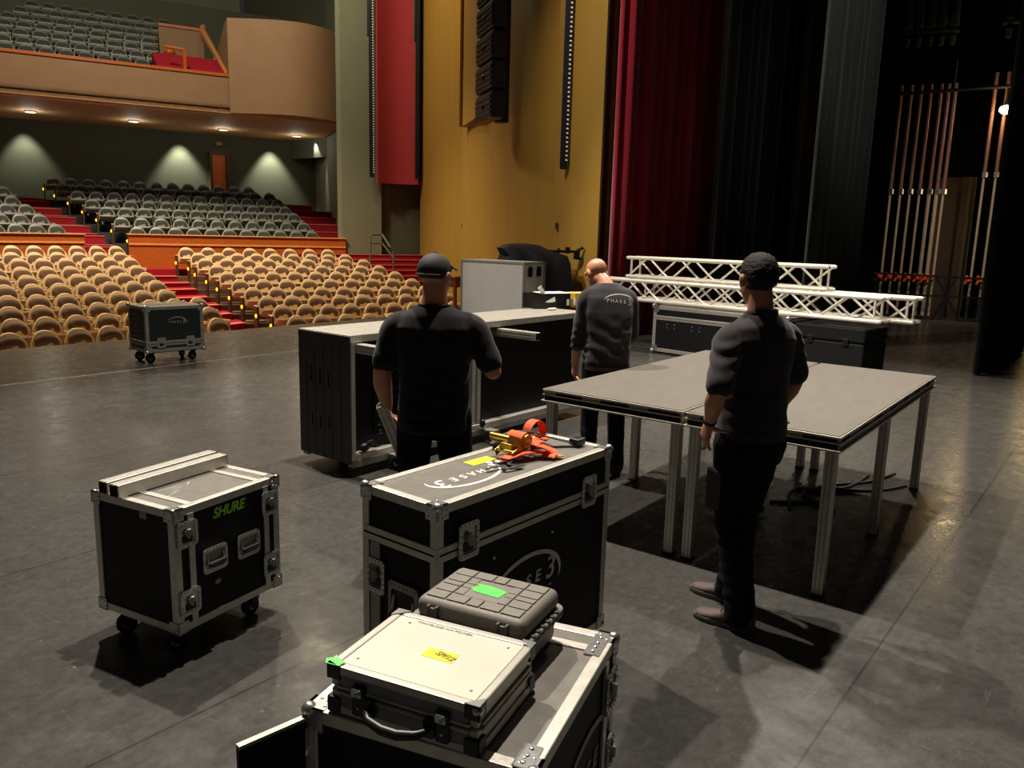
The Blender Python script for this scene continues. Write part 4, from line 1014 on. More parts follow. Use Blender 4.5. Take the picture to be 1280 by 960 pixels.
for u in (.085, W - .085):
    l = MB(); plate(l, FX @ T(u, H * .42, 0), .034, .075, .005, .002, .008); lo = l.build('latch', 'black_pl', sc_)
    k = MB(); plate(k, FX @ T(u, H * .62, 0), .026, .02, .004, .006, .016); k.cyl(FX @ Vector((u, H * .62, .012)), FX @ Vector((u + .006, H * .64, .022)), .006); k.build('latch_buckle', 'chrome', lo); k = MB(); rivet(k, FX @ T(0, 0, .008), u, H * .28, .005); k.build('latch_rivet', 'chrome', lo)
hd = MB(); hd.tube([FX @ Vector(p) for p in ((W / 2 - .075, H * .32, .006), (W / 2 - .075, H * .34, .028), (W / 2 - .06, H * .30, .04), (W / 2 - .02, H * .24, .046), (W / 2 + .02, H * .24, .046), (W / 2 + .06, H * .30, .04), (W / 2 + .075, H * .34, .028), (W / 2 + .075, H * .32, .006))], [.009, .009, .010, .012, .012, .010, .009, .009], 10)
for s in (-1, 1): plate(hd, FX @ T(W / 2 + s * .078, H * .34, 0), .026, .045, .005, .002, .014)
hd.build('carry_handle', 'black_pl', sc_, smooth=True)
TP = frame((0, 0, H - .002), (0, -1, 0), (1, 0, 0), (0, 0, 1))   # read from the handle side
tp = MB(); plate(tp, TP @ T(-W * .46, L * .50, 0) @ RZ(.0), .082, .042, .001, 0, .0006); to = tp.build('tape_label', 'yellow_t', sc_)
wr = MB(); meshtext(wr, 'SP/12', .024, TP @ T(-W * .46 + .012, L * .50, .0012) @ RZ(-.25), shear=.3, ext=.0004, offset=.0006); wr.build('handwriting', 'ink2', to)
wr = MB(); meshtext(wr, 'TRANSLOID A/V POWER', .0125, TP @ T(-W * .60, L - .032, .0006), ext=.0003, sx=1.15); wr.build('handwriting', 'ink', sc_)
sv = MB()
for x, y in ((.05, .045), (L - .045, .05), (.05, W - .045), (L - .045, W - .06)): rivet(sv, frame((x, y, H - .002), (1, 0, 0), (0, 1, 0), (0, 0, 1)), 0, 0, .004)
sv.build('rivet', 'alu_d', sc_)
gt = MB(); gt._add([(-.004, W - .028, H + .001), (.014, W - .036, H + .002), (.026, W - .004, H + .0015), (.012, W + .016, H + .001), (-.006, W + .006, H + .001), (-.004, W - .028, H + .003), (.014, W - .036, H + .004), (.026, W - .004, H + .0035), (.012, W + .016, H + .003), (-.006, W + .006, H + .003)], [(0, 1, 2, 3, 4), (9, 8, 7, 6, 5)] + [(i, (i + 1) % 5, 5 + (i + 1) % 5, 5 + i) for i in range(5)])
gt.build('green_tape', 'green_t', sc_)

# --- grey ribbed equipment case behind it
pk = thing('grey_equipment_case', 'grey ribbed hard plastic case with green tape on its lid', 'case', mw=T(1.468, 1.088, .7555) @ RZ(R(12)))
L, W, H = .25, .33, .15
MB().bb((.012, .012, 0), (L - .012, W - .012, H * .55)).build('base', 'plastic_g', pk, smooth=True, bevel=.02, seg=3)
MB().bb((.006, .006, H * .60), (L - .006, W - .006, H - .003)).build('lid', 'plastic_g', pk, smooth=True, bevel=.022, seg=4)
rim = MB(); o = [(p[0] + L / 2, p[1] + W / 2) for p in rrect(L + .018, W + .018, .035, 5)]
rim.prism(o, H * .50, H * .56); rim.prism(o, H * .575, H * .63); rim.build('rim', 'plastic_g', pk, bevel=.004)
pd = MB(); xs = [.026, .07, .112, .138, .18, .224]; ys = [.026, .085, .145, .185, .245, .304]
for i in range(5):
    for j in range(5):
        if i in (1, 2, 3) and j in (1, 2, 3): continue
        pd.bb((xs[i] + .0022, ys[j] + .0022, H - .006), (xs[i + 1] - .0022, ys[j + 1] - .0022, H + .001))
pd.bb((xs[1] + .0022, ys[1] + .0022, H - .006), (xs[4] - .0022, ys[4] - .0022, H - .001))
for i in (1, 2, 3):
    for j in (1, 3):
        y0, y1 = (ys[1] + .003, ys[1] + .03) if j == 1 else (ys[4] - .03, ys[4] - .003)
        pd.bb((xs[i] + .0022, y0, H - .004), (xs[i + 1] - .0022, y1, H + .001))
pd.build('lid_ribs', 'plastic_g', pk, bevel=.0016)
for yc in (.0625, W - .0625):
    gv = MB(); gv.bb((-.001, yc - .009, H * .60), (.008, yc + .009, H * .86))
    for s_ in (-.0125, .0125): gv.bb((-.004, yc + s_ - .004, H * .46), (.012, yc + s_ + .004, H * .9))
    gv.build('hinge_lug', 'plastic_d', pk, bevel=.002)
gv = MB()
for x in (.05, .08, .11, .14, .17, .2): gv.bb((x - .006, -.009, H * .5), (x + .006, .006, H * .66))
gv.build('side_rib', 'plastic_d', pk, bevel=.002)
gt = MB(); gt._add([(x, y, z) for z in (H - .0008, H + .0004) for x, y in ((.098, .125), (.140, .118), (.152, .165), (.150, .218), (.138, .200), (.120, .222), (.104, .200))], [tuple(reversed(range(7))), tuple(range(7, 14))] + [(i, (i + 1) % 7, 7 + (i + 1) % 7, 7 + i) for i in range(7)]); gt.build('green_tape', 'green_t', pk)

# --- small black trunk far back by the seats
c4 = thing('road_case', 'small black trunk on casters standing at the back near the tan seats', 'road case', (5.33, 10.40, 0), R(-5))
L, W, z0, z1 = .80, .56, .16, .775
road_case(c4, L, W, z0, z1, 'lam_g', 'lam_t', tw=.045, lid=(z0 + .115, .07), casters=.11, corner=.03, alu='alu_d', wheel=.065)
F = faces(L, W, z0)
for u in (.2, .6): latch(c4, F['y0'] @ T(u, .125, .004), .115, .14)
phase_logo(F['y0'] @ T(.42, .40, .0005), .042, c4, 'white_w')
nt_ = MB(); rnd = random.Random(3)
for i in range(5): meshtext(nt_, rnd.choice(['HEAD', 'SET', 'CAT', 'BOX', 'LINE']), .05, F['x0'] @ T(W / 2 - .02, .2 + .075 * i, 0), ext=.0005) if False else plate(nt_, F['x0'] @ T(W / 2 - .05 + rnd.uniform(-.05, .05), .2 + .075 * i, 0), rnd.uniform(.12, .25), .012, .003, 0, .001)
nt_.build('worn_marks', 'lam_t', c4)

# --- two stage decks on legs
def stage_deck(name, label, x, y, rz, Lx, Wy, zt, zb, legs):
    t = thing(name, label, 'stage deck', (x, y, 0), rz, None)
    MB().bb((.006, .004, zt - .016), (Lx - .006, Wy - .004, zt)).build('deck_top', 'deck_top', t)
    e = MB(); o = .0
    def rail(a, b, z0, z1, out):   # outer strips round the frame
        e.bb((-out, -out, z0), (Lx + out, .03, z1)); e.bb((-out, Wy - .03, z0), (Lx + out, Wy + out, z1)); e.bb((-out, .03, z0), (.03, Wy - .03, z1)); e.bb((Lx - .03, .03, z0), (Lx + out, Wy - .03, z1))
    rail(0, 0, zt - .017, zt - .004, .003); rail(0, 0, zt - .043, zt - .036, .004); rail(0, 0, zb, zb + .010, .010)
    for x_ in (.6, 1.2, 1.8): e.bb((x_, .03, zb + .005), (x_ + .04, Wy - .03, zt - .02))
    e.build('edge_frame', 'alu', t, bevel=.0015)
    g = MB()
    for z0, z1, out in ((zt - .037, zt - .016, -.004), (zb + .009, zt - .042, -.004)):
        g.bb((-out, -out, z0), (Lx + out, .03, z1)); g.bb((-out, Wy - .03, z0), (Lx + out, Wy + out, z1)); g.bb((-out, .03, z0), (.03, Wy - .03, z1)); g.bb((Lx - .03, .03, z0), (Lx + out, Wy - .03, z1))
    go = g.build('frame_web', 'alu_d', t)
    k = MB(); n = 3
    for j in range(n):
        y0 = Wy * (.02 + j * .34); k.bb((.001, y0, zt - .036), (.02, y0 + Wy * .2, zt - .018))
    k.bb((.0015, .01, zb + .012), (.02, Wy - .01, zt - .044))
    for j in range(7):
        x0 = Lx * (.02 + j * .142)
        for yy in (.001, Wy - .02): k.bb((x0, yy, zt - .036), (x0 + Lx * .055, yy + .019, zt - .018))
    k.build('slot_pattern', 'hole', go)
    for lx in legs:
        for ly in (.045, Wy - .045):
            l = MB().bb((lx - .029, ly - .029, .004), (lx + .029, ly + .029, zt - .02)).build('leg', 'alu', t, bevel=.005)
            MB().bb((lx - .031, ly - .031, 0), (lx + .031, ly + .031, .014)).build('leg_foot', 'rubber', l)
            gg = MB()
            for s in (-1, 1): gg.bb((lx - .030, ly + s * .012 - .003, .02), (lx + .030, ly + s * .012 + .003, zt - .06)); gg.bb((lx + s * .012 - .003, ly - .030, .02), (lx + s * .012 + .003, ly + .030, zt - .06))
            gg.build('leg_groove', 'alu_d', l)
    return t
zt, zb = .885, .80
r1 = R(.9); ca, sa_ = math.cos(r1), math.sin(r1)
stage_deck('stage_deck', 'grey topped stage deck on aluminium legs, the half nearer the man with hands on hips', 4.13, 1.105, r1, 2.52, .845, zt, zb, (.045, 1.2, 2.46))
stage_deck('stage_deck', 'grey topped stage deck on aluminium legs, the half nearer the bald man', 4.13 - sa_ * .872, 1.105 + ca * .872, r1, 2.52, .97, zt, zb, (.045, 1.2, 2.46))
cb = MB()
for pts in ([(5.5, 1.9, .006), (5.8, 1.6, .006), (6.1, 1.75, .006), (6.5, 1.5, .006), (6.9, 1.4, .006)], [(5.45, 1.75, .006), (5.9, 1.88, .006), (6.2, 1.6, .006), (6.7, 1.55, .006)], [(5.6, 1.5, .006), (5.9, 1.8, .02), (6.3, 1.4, .006), (6.6, 1.25, .006)]): cb.limb(pts, [.014] * len(pts), 6, 6)
tag(cb.build('cable', 'rubber', smooth=True), 'loose black cables on the floor under the stage deck', 'cable')

# --- dolly of stage decks standing on edge
XC = (3.85, 4.53); RC = R(-1.0); CL, CWD, CZ0, CZ1 = 3.12, .62, .125, 1.09
dl = thing('dolly', 'low wheeled dolly under the upright stage decks', 'dolly', (XC[0], XC[1], 0), RC)
fm = MB(); 
for y in (.03, CWD - .03): fm.bb((.02, y - .03, .075), (CL - .02, y + .03, CZ0 - .003))
for x in (.15, 1.45, CL - .15): fm.bb((x - .04, .02, .075), (x + .04, CWD - .02, CZ0 - .003))
for x in (.42, 1.55): fm.bb((x - .05, -.12, .095), (x + .05, .1, CZ0 - .003))
fm.build('frame', 'alu_d', dl)
for x, y in ((.42, -.07), (1.55, -.07), (.42, CWD - .05), (1.55, CWD - .05), (2.6, .03), (2.6, CWD - .05)): caster(dl, x, y, .1, .5 + x, .052) if False else caster(dl, x, y, .105, .6 + x, .05)
nD = 6; tD = CWD / nD
for k in range(nD):
    y0 = k * tD + .003; y1 = (k + 1) * tD - .003
    nm = 'front upright stage deck on the dolly, showing its black underside and two legs' if k == 0 else ('rearmost upright stage deck on the dolly' if k == nD - 1 else '%s upright stage deck from the front on the dolly' % ORD[k])
    d = thing('upright_deck', nm, 'stage deck', (XC[0] - math.sin(RC) * 0, XC[1], 0), RC, 'decks standing on the dolly')
    f = MB()
    f.bb((.0, y0, CZ1 - .055), (CL, y1, CZ1)); f.bb((0, y0, CZ0), (CL, y1, CZ0 + .05)); f.bb((.012, y0, CZ0 + .05), (.05, y1, CZ1 - .055)); f.bb((CL - .05, y0, CZ0 + .05), (CL, y1, CZ1 - .055))
    if k == 0:
        f.bb((1.36, y0 + .004, CZ0 + .05), (1.405, y1 - .03, CZ1 - .055)); f.bb((1.43, y0 + .004, CZ0 + .05), (1.475, y1 - .03, CZ1 - .055))
    fo = f.build('edge_frame', 'alu', d, bevel=.003)
    g = MB(); 
    for yy in (y0 + (y1 - y0) * .3, y0 + (y1 - y0) * .62): g.bb((.01, yy - .004, CZ1 - .001), (CL - .01, yy + .004, CZ1 + .0012))
    g.build('top_groove', 'alu_d', fo)
    MB().bb((.05, y1 - .022, CZ0 + .05), (CL - .05, y1 - .002, CZ1 - .055)).build('panel', 'ply_dark', d)
    ec = MB().bb((-.008, y0 - .001, CZ0 - .02), (.012, y1 + .001, CZ1 - .006)).build('end_plate', 'deck_end', d, bevel=.006)
    sl = MB()
    if k in (2, 3, 4):
        sl.bb((-.0095, y0 + .03, .62 + .02 * k), (0, y0 + .045, .74 + .02 * k)); sl.bb((-.0095, y0 + .03, .34), (0, y0 + .045, .44))
    if k == 4: rivet(sl, frame((-.008, y0 + .05, .72), (0, -1, 0), (0, 0, 1), (-1, 0, 0)), 0, 0, .012)
    if sl.v: sl.build('slot_pattern', 'hole', ec)
    if k == 0:
        # hardware on the underside of the left bay
        h = MB(); rnd = random.Random(11); lb = MB()
        for i in range(9):
            for j in range(3):
                u, v = .33 + j * .11, .30 + i * .068
                h.box((u, y1 - .03, v), (.085, .02, .05)); h.ell((u + rnd.uniform(-.02, .02), y1 - .05, v), (.018, .012, .02), 8, 6)
                if rnd.random() < .4: lb.box((u + rnd.uniform(-.02, .02), y1 - .066, v + .01), (.03, .004, .045))
        ho = h.build('clamp_set', 'blk_metal', d, bevel=.004); lb.build('clamp_label', 'white', ho)
        kn = MB(); kn.ell((.14, y0 + .01, CZ0 + .09), (.05, .03, .035), 10, 7); kn.limb([(.15, y0, CZ0 + .11), (.2, y0 - .01, CZ0 + .13), (.25, y0, CZ0 + .08)], [.014, .014, .012], 8); kn.ell((1.5, y0 - .0, CZ0 + .05), (.03, .03, .04)); kn.build('hand_knob', 'blk_metal', d, smooth=True)
        # two legs still in their sockets, pointing out from the deck
        for (u, ln, z) in ((.09, .55, CZ1 - .10), (1.72, .43, CZ1 - .105)):
            lg = MB().bb((u - .035, y0 - ln, z - .035), (u + .035, y1 - .02, z + .035)).build('leg', 'alu', d, bevel=.005)
            MB().bb((u - .029, y0 - ln - .002, z - .029), (u + .029, y0 - ln + .01, z + .029)).build('leg_end', 'hole', lg)
            q = MB(); 
            for s in (-1, 1): q.bb((u + s * .013 - .003, y0 - ln + .01, z + .0345), (u + s * .013 + .003, y0, z + .036)); q.bb((u - .036, y0 - ln + .01, z + s * .013 - .003), (u - .0345, y0, z + s * .013 + .003))
            q.build('leg_groove', 'alu_d', lg)

# --- carton on top of the decks
pb_ = at(653, 384, CZ1)
bx = thing('carton', 'black open carton with a white mark standing on the upright decks', 'box', (6.72, 4.98, CZ1 + .0015), R(-24))
Lb, Wb, Hb = .44, .26, .155
m_ = MB(); tk = .008
for a, b in (((0, 0, 0), (Lb, tk, Hb)), ((0, Wb - tk, 0), (Lb, Wb, Hb)), ((0, tk, 0), (tk, Wb - tk, Hb)), ((Lb - tk, tk, 0), (Lb, Wb - tk, Hb)), ((tk, tk, 0), (Lb - tk, Wb - tk, tk))): m_.bb(a, b)
m_.build('body', 'black_pl', bx)
wm = MB(); F = frame((0, 0, 0), (1, 0, 0), (0, 0, 1), (0, -1, 0)); wm._add([F @ Vector((x, z, h)) for h in (.0, .001) for x, z in ((.13, .07), (.19, .10), (.245, .125), (.255, .075), (.22, .065), (.17, .065))], [tuple(reversed(range(6))), tuple(range(6, 12))] + [(i, (i + 1) % 6, 6 + (i + 1) % 6, 6 + i) for i in range(6)]); wm.build('white_mark', 'white', bx)
wm = MB(); wm.bb((.395, -.001, .03), (.425, 0, .095)); wm.build('paper_label', 'paper', bx)
fp = MB(); fp.bar((.12, .02, Hb - .002), (.06, .01, Hb + .075), .05, .004, (0, 1, 0)); fp.bb((.12, .01, Hb), (Lb + .02, Wb, Hb + .006)); fp.build('lid_flap', 'paper', bx)
yb = thing('card_box', 'small yellow card box beside the black carton', 'box', (7.12, 4.78, CZ1 + .0015), R(-24))
y_ = MB(); y_.bb((.04, 0, 0), (.26, .22, .15)); y_.build('body', 'cardy', yb, bevel=.004); MB().bb((.04, 0, .15), (.27, .225, .158)).build('lid', 'cardy', yb); MB().bb((.03, -.012, .03), (.04, .01, .10)).build('edge_label', 'paper', yb)
# crumpled pale cloth near the carton
tag(MB(T(6.78, 4.80, CZ1 + .012)).ell((0, 0, 0), (.06, .04, .011), 10, 6).ell((.05, .01, 0), (.05, .03, .010), 10, 6).build('rag', 'silver_p', smooth='all'), 'small crumpled pale rag on the upright decks before the carton', 'rag')

# --- grey cabinet and covered equipment by the mustard wall
gc = thing('equipment_cabinet', 'large grey laminate equipment cabinet behind the upright decks', 'cabinet', (10.72, 8.18, 0), R(1))
Lg, Wg, Hg = .62, 1.40, 1.40
MB().bb((.01, .01, .10), (Lg - .01, Wg - .01, Hg - .02)).build('body', 'greycase', gc, bevel=.01)
e = MB()
for z in (.11, Hg - .02):
    e.bb((0, 0, z - .02), (Lg, .03, z + .02)); e.bb((0, Wg - .03, z - .02), (Lg, Wg, z + .02)); e.bb((0, 0, z - .02), (.03, Wg, z + .02)); e.bb((Lg - .03, 0, z - .02), (Lg, Wg, z + .02))
for x in (.015, Lg - .015):
    for y in (.015, Wg - .015): e.bb((x - .018, y - .018, .1), (x + .018, y + .018, Hg - .01))
e.build('edge_trim', 'alu_d', gc, bevel=.003)
F = faces(Lg, Wg, .1)
for u in (.18, .43):
    k = MB(); plate(k, F['y0'] @ T(u, 1.14, 0), .12, .17, .03, 0, .006); plate(k, F['y0'] @ T(u, 1.14, 0), .08, .04, .01, .006, .02); k.build('recessed_handle', 'hole', gc)
for x in (.15, Lg - .15):
    for y in (.15, Wg - .15): caster(gc, x, y, .1, .3, .045)
MB().bb((.05, .05, Hg - .0005), (Lg - .05, Wg - .05, Hg + .003)).build('top_panel', 'greycase', gc)
cv = thing('covered_equipment', 'stage equipment under a black cloth cover in front of the mustard wall', 'covered equipment', (12.55, 9.35, 0), R(-40))
mb = MB(); rings = []
for z, hw, hd, j in ((0.02, .72, .55, .05), (.5, .70, .52, .05), (1.0, .68, .50, .04), (1.3, .66, .48, .03), (1.46, .6, .44, .03), (1.60, .46, .36, .02), (1.67, .30, .26, .01), (1.69, .1, .1, 0)):
    ring = []
    for k in range(40):
        a = 2 * PI * k / 40; c, s_ = math.cos(a), math.sin(a); q = 1 / max(abs(c), abs(s_)) ** .75
        fo = 1 + (.05 * math.sin(9 * a + z * 2) + .03 * math.sin(17 * a)) * (1 if z < 1.5 else .3)
        ring.append(Vector((c * hw * q * fo - (.25 if z > 1.5 else 0), s_ * hd * q * fo, z + (.02 * math.sin(5 * a) if 1.2 < z < 1.6 else 0))))
    rings.append(ring)
mb.loft(rings); mb.build('cover', 'cloth', cv, smooth=True)
k = MB(); k.tube([(.45, -.15, 1.2), (.45, -.15, 1.62)], .025, 8); k.tube([(.1, -.15, 1.56), (.85, -.2, 1.56)], .025, 8); k.box((.62, -.18, 1.58), (.08, .08, .12)); k.box((.8, -.2, 1.52), (.10, .09, .12)); k.tube([(.8, -.2, 1.58), (.92, -.22, 1.64)], .03, 8); k.tube([(.74, -.2, 1.45), (.9, -.2, 1.42)], .03, 8); k.build('pipe_clamps', 'blk_metal', cv)
# small wooden stand glimpsed left of the cabinet
sp = hit(570, 372, (0, 10.6), (1, 10.6))
ws = thing('wooden_stand', 'small orange wooden stand glimpsed beside the grey cabinet', 'stand', (sp.x, 10.6, 0), 0)
MB().bb((-.22, -.18, .98), (.16, .18, 1.03)).build('top', 'wood', ws, bevel=.008); MB().bb((-.2, -.16, .82), (.14, .16, .98)).build('apron', 'wood', ws)
for x in (-.18, .12):
    for y in (-.14, .14): MB().bb((x - .025, y - .025, 0), (x + .025, y + .025, .98)).build('leg', 'wood', ws)
MB().bb((.10, -.185, .6), (.15, -.175, .95)).build('pale_edge', 'paper', ws)

# --- truss sections on a long black case
c5 = thing('road_case', 'long low black case under the silver trusses', 'road case', (11.72, 6.25, 0), R(-98))
L, W, z0, z1 = 2.35, .75, .03, .775
road_case(c5, L, W, z0, z1, 'lam', 'lam_t', tw=.06, lid=(z1 - .19, .07), corner=.045)
# this case shows its right-hand side to the viewer, so turn the hardware to that side
F = faces(L, W, z0)
sc = MB()
for u in (.28, .42, .75, .89, 1.4, 1.54): 
    for v in (.42, .36): rivet(sc, F['y0'], u, v + .04, .014)
sc.build('bolt', 'chrome', c5)
tk_ = thing('trunk', 'plain black trunk beside the long black case under the right ends of the trusses', 'trunk', (11.72 + math.cos(R(-98)) * 2.45, 6.25 + math.sin(R(-98)) * 2.45, 0), R(-98))
MB().bb((0, 0, .03), (1.0, .75, .52)).build('body', 'ply_dark', tk_, bevel=.02); MB().bb((-.008, -.008, .53), (1.008, .758, .73)).build('lid', 'ply_dark', tk_, bevel=.025)
for u in (.25, .75): MB().bb((u - .04, -.022, .48), (u + .04, -.004, .58)).build('latch', 'blk_metal', tk_, bevel=.004)
dT = Vector((math.cos(R(-98)), math.sin(R(-98)))); nT = Vector((-dT.y, dT.x)); oT = Vector((11.72, 6.25))
def truss(label, ly, pxl, pxr, yl, yr, zb, w=.30, h=.37, phase=0):
    o = oT + nT * ly
    a = hit(pxl, yl, o, o + dT); b = hit(pxr, yr, o, o + dT); s0 = (Vector((a.x, a.y)) - o).dot(dT); s1 = (Vector((b.x, b.y)) - o).dot(dT); Lh = s1 - s0
    st = o + dT * s0
    t = thing('truss_section', label, 'truss', (st.x, st.y, zb + .001), R(-98), 'silver trusses stacked on the long case')
    r = .030; cs = [(y, z) for y in (r, w - r) for z in (r, h - r)]
    for y, z in cs:
        MB().tube([(0, y, z), (Lh, y, z)], r, 12).build('chord', 'alu_w', t, smooth=True)
    n = max(2, round(Lh / .46)); p = Lh / n; lc = MB()
    for y in (r, w - r):
        for i in range(n):
            up = (i + phase + (y > r)) % 2
            lc.tube([(p * i + .03, y, r if up else h - r), (p * (i + 1) - .03, y, h - r if up else r)], .017, 8)
        for x in (.09, Lh - .09): lc.tube([(x, y, r), (x, y, h - r)], .018, 8)
    for z in (r, h - r):
        for i in range(n):
            up = (i + (z > r)) % 2
            lc.tube([(p * i + .03, r if up else w - r, z), (p * (i + 1) - .03, w - r if up else r, z)], .011, 8)
        for x in (.09, Lh - .09): lc.tube([(x, r, z), (x, w - r, z)], .013, 8)
    lc.build('lacing', 'alu_w', t, smooth=True)
    en = MB()
    for x in (0, Lh):
        for y, z in cs: en.cyl((x - .02, y, z), (x + .02, y, z), r * .8, n=10)
    en.build('coupler', 'chrome', t)
    return t
ZT = .805
truss('lower near truss section lying on the long black case', .02, 746, 1100, 365, 395, ZT)
truss('lower far truss section lying on the long black case, reaching further right', .40, 800, 1141, 365, 395, ZT, phase=1)
truss('upper short truss section lying across the two lower trusses', .18, 783, 1033, 330, 345, ZT + .372, phase=1)

# ================================================================== PEOPLE
def remesh(mb, name, vox, m, parent, smooth=2, disp=None):
    me = bpy.data.meshes.new('tmp'); me.from_pydata(mb.v, [], mb.f)
    bm = bmesh.new(); bm.from_mesh(me); bmesh.ops.recalc_face_normals(bm, faces=bm.faces); bm.to_mesh(me); bm.free()
    o = bpy.data.objects.new('tmp', me); COL.objects.link(o)
    md = o.modifiers.new('r', 'REMESH'); md.mode = 'VOXEL'; md.voxel_size = vox; md.adaptivity = 0
    bpy.context.view_layer.update()
    m2 = bpy.data.meshes.new_from_object(o.evaluated_get(bpy.context.evaluated_depsgraph_get())); bpy.data.objects.remove(o); bpy.data.meshes.remove(me)
    bm = bmesh.new(); bm.from_mesh(m2)
    for _ in range(smooth): bmesh.ops.smooth_vert(bm, verts=bm.verts, factor=.5, use_axis_x=True, use_axis_y=True, use_axis_z=True)
    if disp:
        bm.normal_update()
        for v in bm.verts: v.co += v.normal * disp(v.co)
    for f in bm.faces: f.smooth = True
    bm.to_mesh(m2); bm.free(); m2.name = name
    m2.materials.clear(); m2.materials.append(M[m] if isinstance(m, str) else m)
    r = bpy.data.objects.new(name, m2); COL.objects.link(r)
    if parent: r.parent = parent
    return r
def ering(c, rx, ry, yaw=0., n=24, pw=2.3, tilt=0.):
    out = []
    for k in range(n):
        a = 2 * PI * k / n; ca_, s = math.cos(a), math.sin(a)
        x = rx * math.copysign(abs(ca_) ** (2 / pw), ca_); y = ry * math.copysign(abs(s) ** (2 / pw), s)
        out.append(Vector((c[0] + x * math.cos(yaw) - y * math.sin(yaw), c[1] + x * math.sin(yaw) + y * math.cos(yaw), c[2] + tilt * y)))
    return out
def torso(mb, sections, grow=0.):
    "sections: (centre, half width, half depth, yaw)"
    secs = []
    for i in range(len(sections) - 1):
        a, b = sections[i], sections[i + 1]
        for k in range(3):
            t = k / 3; t2 = t
            secs.append((Vector(a[0]).lerp(Vector(b[0]), t2), a[1] + (b[1] - a[1]) * t2, a[2] + (b[2] - a[2]) * t2, a[3] + (b[3] - a[3]) * t2))
    secs.append(sections[-1])
    mb.loft([ering(c, rx + grow, ry + grow, yw) for c, rx, ry, yw in secs])
def hand(mb, wrist, d, palm, curl=(35, 40, 30), spread=.10, thumb=1, s=1., thumb_dir=None, rel=None):
    "wrist point, direction to the knuckles, palm-facing normal; thumb=+1: thumb on the side d x palm"
    w = Vector(wrist); d = Vector(d).normalized(); n = Vector(palm); n = (n - d * n.dot(d)).normalized(); x = d.cross(n) * thumb
    pr = []
    for t, hw, th in ((-.012, .024, .018), (.02, .032, .016), (.055, .040, .015), (.088, .041, .013), (.098, .036, .010)):
        c = w + d * (t * s)
        pr.append([c + x * (math.cos(a) * hw * s) + n * (math.sin(a) * th * s) for a in [2 * PI * k / 14 for k in range(14)]])
    mb.loft(pr)
    for i, (off, ln, r) in enumerate(((.030, .076, .0090), (.010, .085, .0094), (-.011, .078, .0090), (-.030, .060, .0080))):
        base = w + d * (.082 * s) + x * (off * s); dd = (d + x * (off * spread * 12 * .3)).normalized(); pts = [base - dd * .015 * s]; p = base; ang = 0
        pts.append(p)
        for k, fr in enumerate((.46, .30, .24)):
            ang += R(curl[k] * (1 + .08 * i)); q = dd * math.cos(ang) + n * math.sin(ang); p = p + q * (ln * fr * s); pts.append(p)
        mb.limb(pts, [r * s, r * s, r * .97 * s, r * .88 * s, r * .74 * s], 10, 3)
    td = Vector(thumb_dir).normalized() if thumb_dir else (d * .75 + x * .65 + n * .35).normalized()
    b0 = w + d * (.022 * s) + x * (.026 * s) + n * .004; b1 = b0 + (td * .7 + x * .3).normalized() * (.038 * s); b2 = b1 + td * (.032 * s); b3 = b2 + (td + n * .25 + d * .15).normalized() * (.026 * s)
    mb.limb([b0, b1, b2, b3], [.0135 * s, .0115 * s, .0100 * s, .0080 * s], 10, 3)
def head(mb, c, yaw, pitch=0., roll=0., s=1.):
    "skull, jaw, face features; returns the head matrix (x right, y forward, z up)"
    X = Matrix.Translation(Vector(c)) @ Matrix.Rotation(yaw, 4, 'Z') @ Matrix.Rotation(roll, 4, 'Y') @ Matrix.Rotation(pitch, 4, 'X') @ Matrix.Diagonal((s, s, s, 1))
    o = mb.X; mb.X = X
    mb.ell((0, -.012, .035), (.076, .095, .082), 24, 16); mb.ell((0, .03, -.02), (.062, .066, .085), 20, 14)
    mb.ell((0, .052, -.078), (.040, .036, .034), 16, 10); mb.ell((0, .075, .045), (.055, .022, .03), 14, 8)
    mb._add([(-.009, .09, .03), (.009, .09, .03), (.017, .092, -.022), (-.017, .092, -.022), (0, .096, .03), (.006, .124, -.016), (-.006, .124, -.016), (0, .098, -.03)], [(0, 3, 6, 4), (1, 4, 5, 2), (4, 6, 5), (3, 7, 6), (2, 5, 7), (5, 6, 7), (0, 4, 1, 2, 7, 3)])
    mb.ell((0, .112, -.016), (.013, .012, .011), 10, 8); mb.ell((0, .092, -.052), (.022, .010, .006), 12, 6); mb.ell((0, .090, -.062), (.020, .010, .007), 12, 6)
    for sx in (-1, 1):
        mb.ell((sx * .040, .055, -.005), (.022, .028, .022), 10, 8)
        E_ = Matrix.Rotation(sx * R(-22), 4, 'Z') @ Matrix.Rotation(R(-12), 4, 'X')
        mb.ell((sx * .080, -.008, .002), (.008, .019, .033), 12, 10, E_); mb.ell((sx * .088, -.016, .006), (.007, .015, .028), 10, 8, E_); mb.ell((sx * .079, .004, -.022), (.007, .011, .012), 8, 6)
    mb.X = o
    return X
def eyes(X, root):
    e = MB(X)
    for sx in (-1, 1): e.ell((sx * .031, .083, .012), (.013, .010, .008), 10, 8)
    e.build('eyes', 'eye', root, smooth='all')
def hairshell(X, name, m, root, fn, vox=None):
    "shell over the skull; fn(direction) gives the radius factor"
    nu, nv = 44, 30; vs = []; fs = []
    mb = MB(X)
    for i in range(nv + 1):
        a = -PI / 2 + PI * i / nv
        for j in range(nu):
            b = 2 * PI * j / nu; d = Vector((math.cos(a) * math.cos(b), math.cos(a) * math.sin(b), math.sin(a))); f = fn(d)
            vs.append(Vector((d.x * .0775 * f, -.012 + d.y * .0965 * f, .035 + d.z * .0835 * f)))
    for i in range(nv):
        for j in range(nu): fs.append((i * nu + j, i * nu + (j + 1) % nu, (i + 1) * nu + (j + 1) % nu, (i + 1) * nu + j))
    mb._add(vs, fs); return mb.build(name, m, root, smooth='all')
def sstep(a, b, x): t = max(0, min(1, (x - a) / (b - a))); return t * t * (3 - 2 * t)
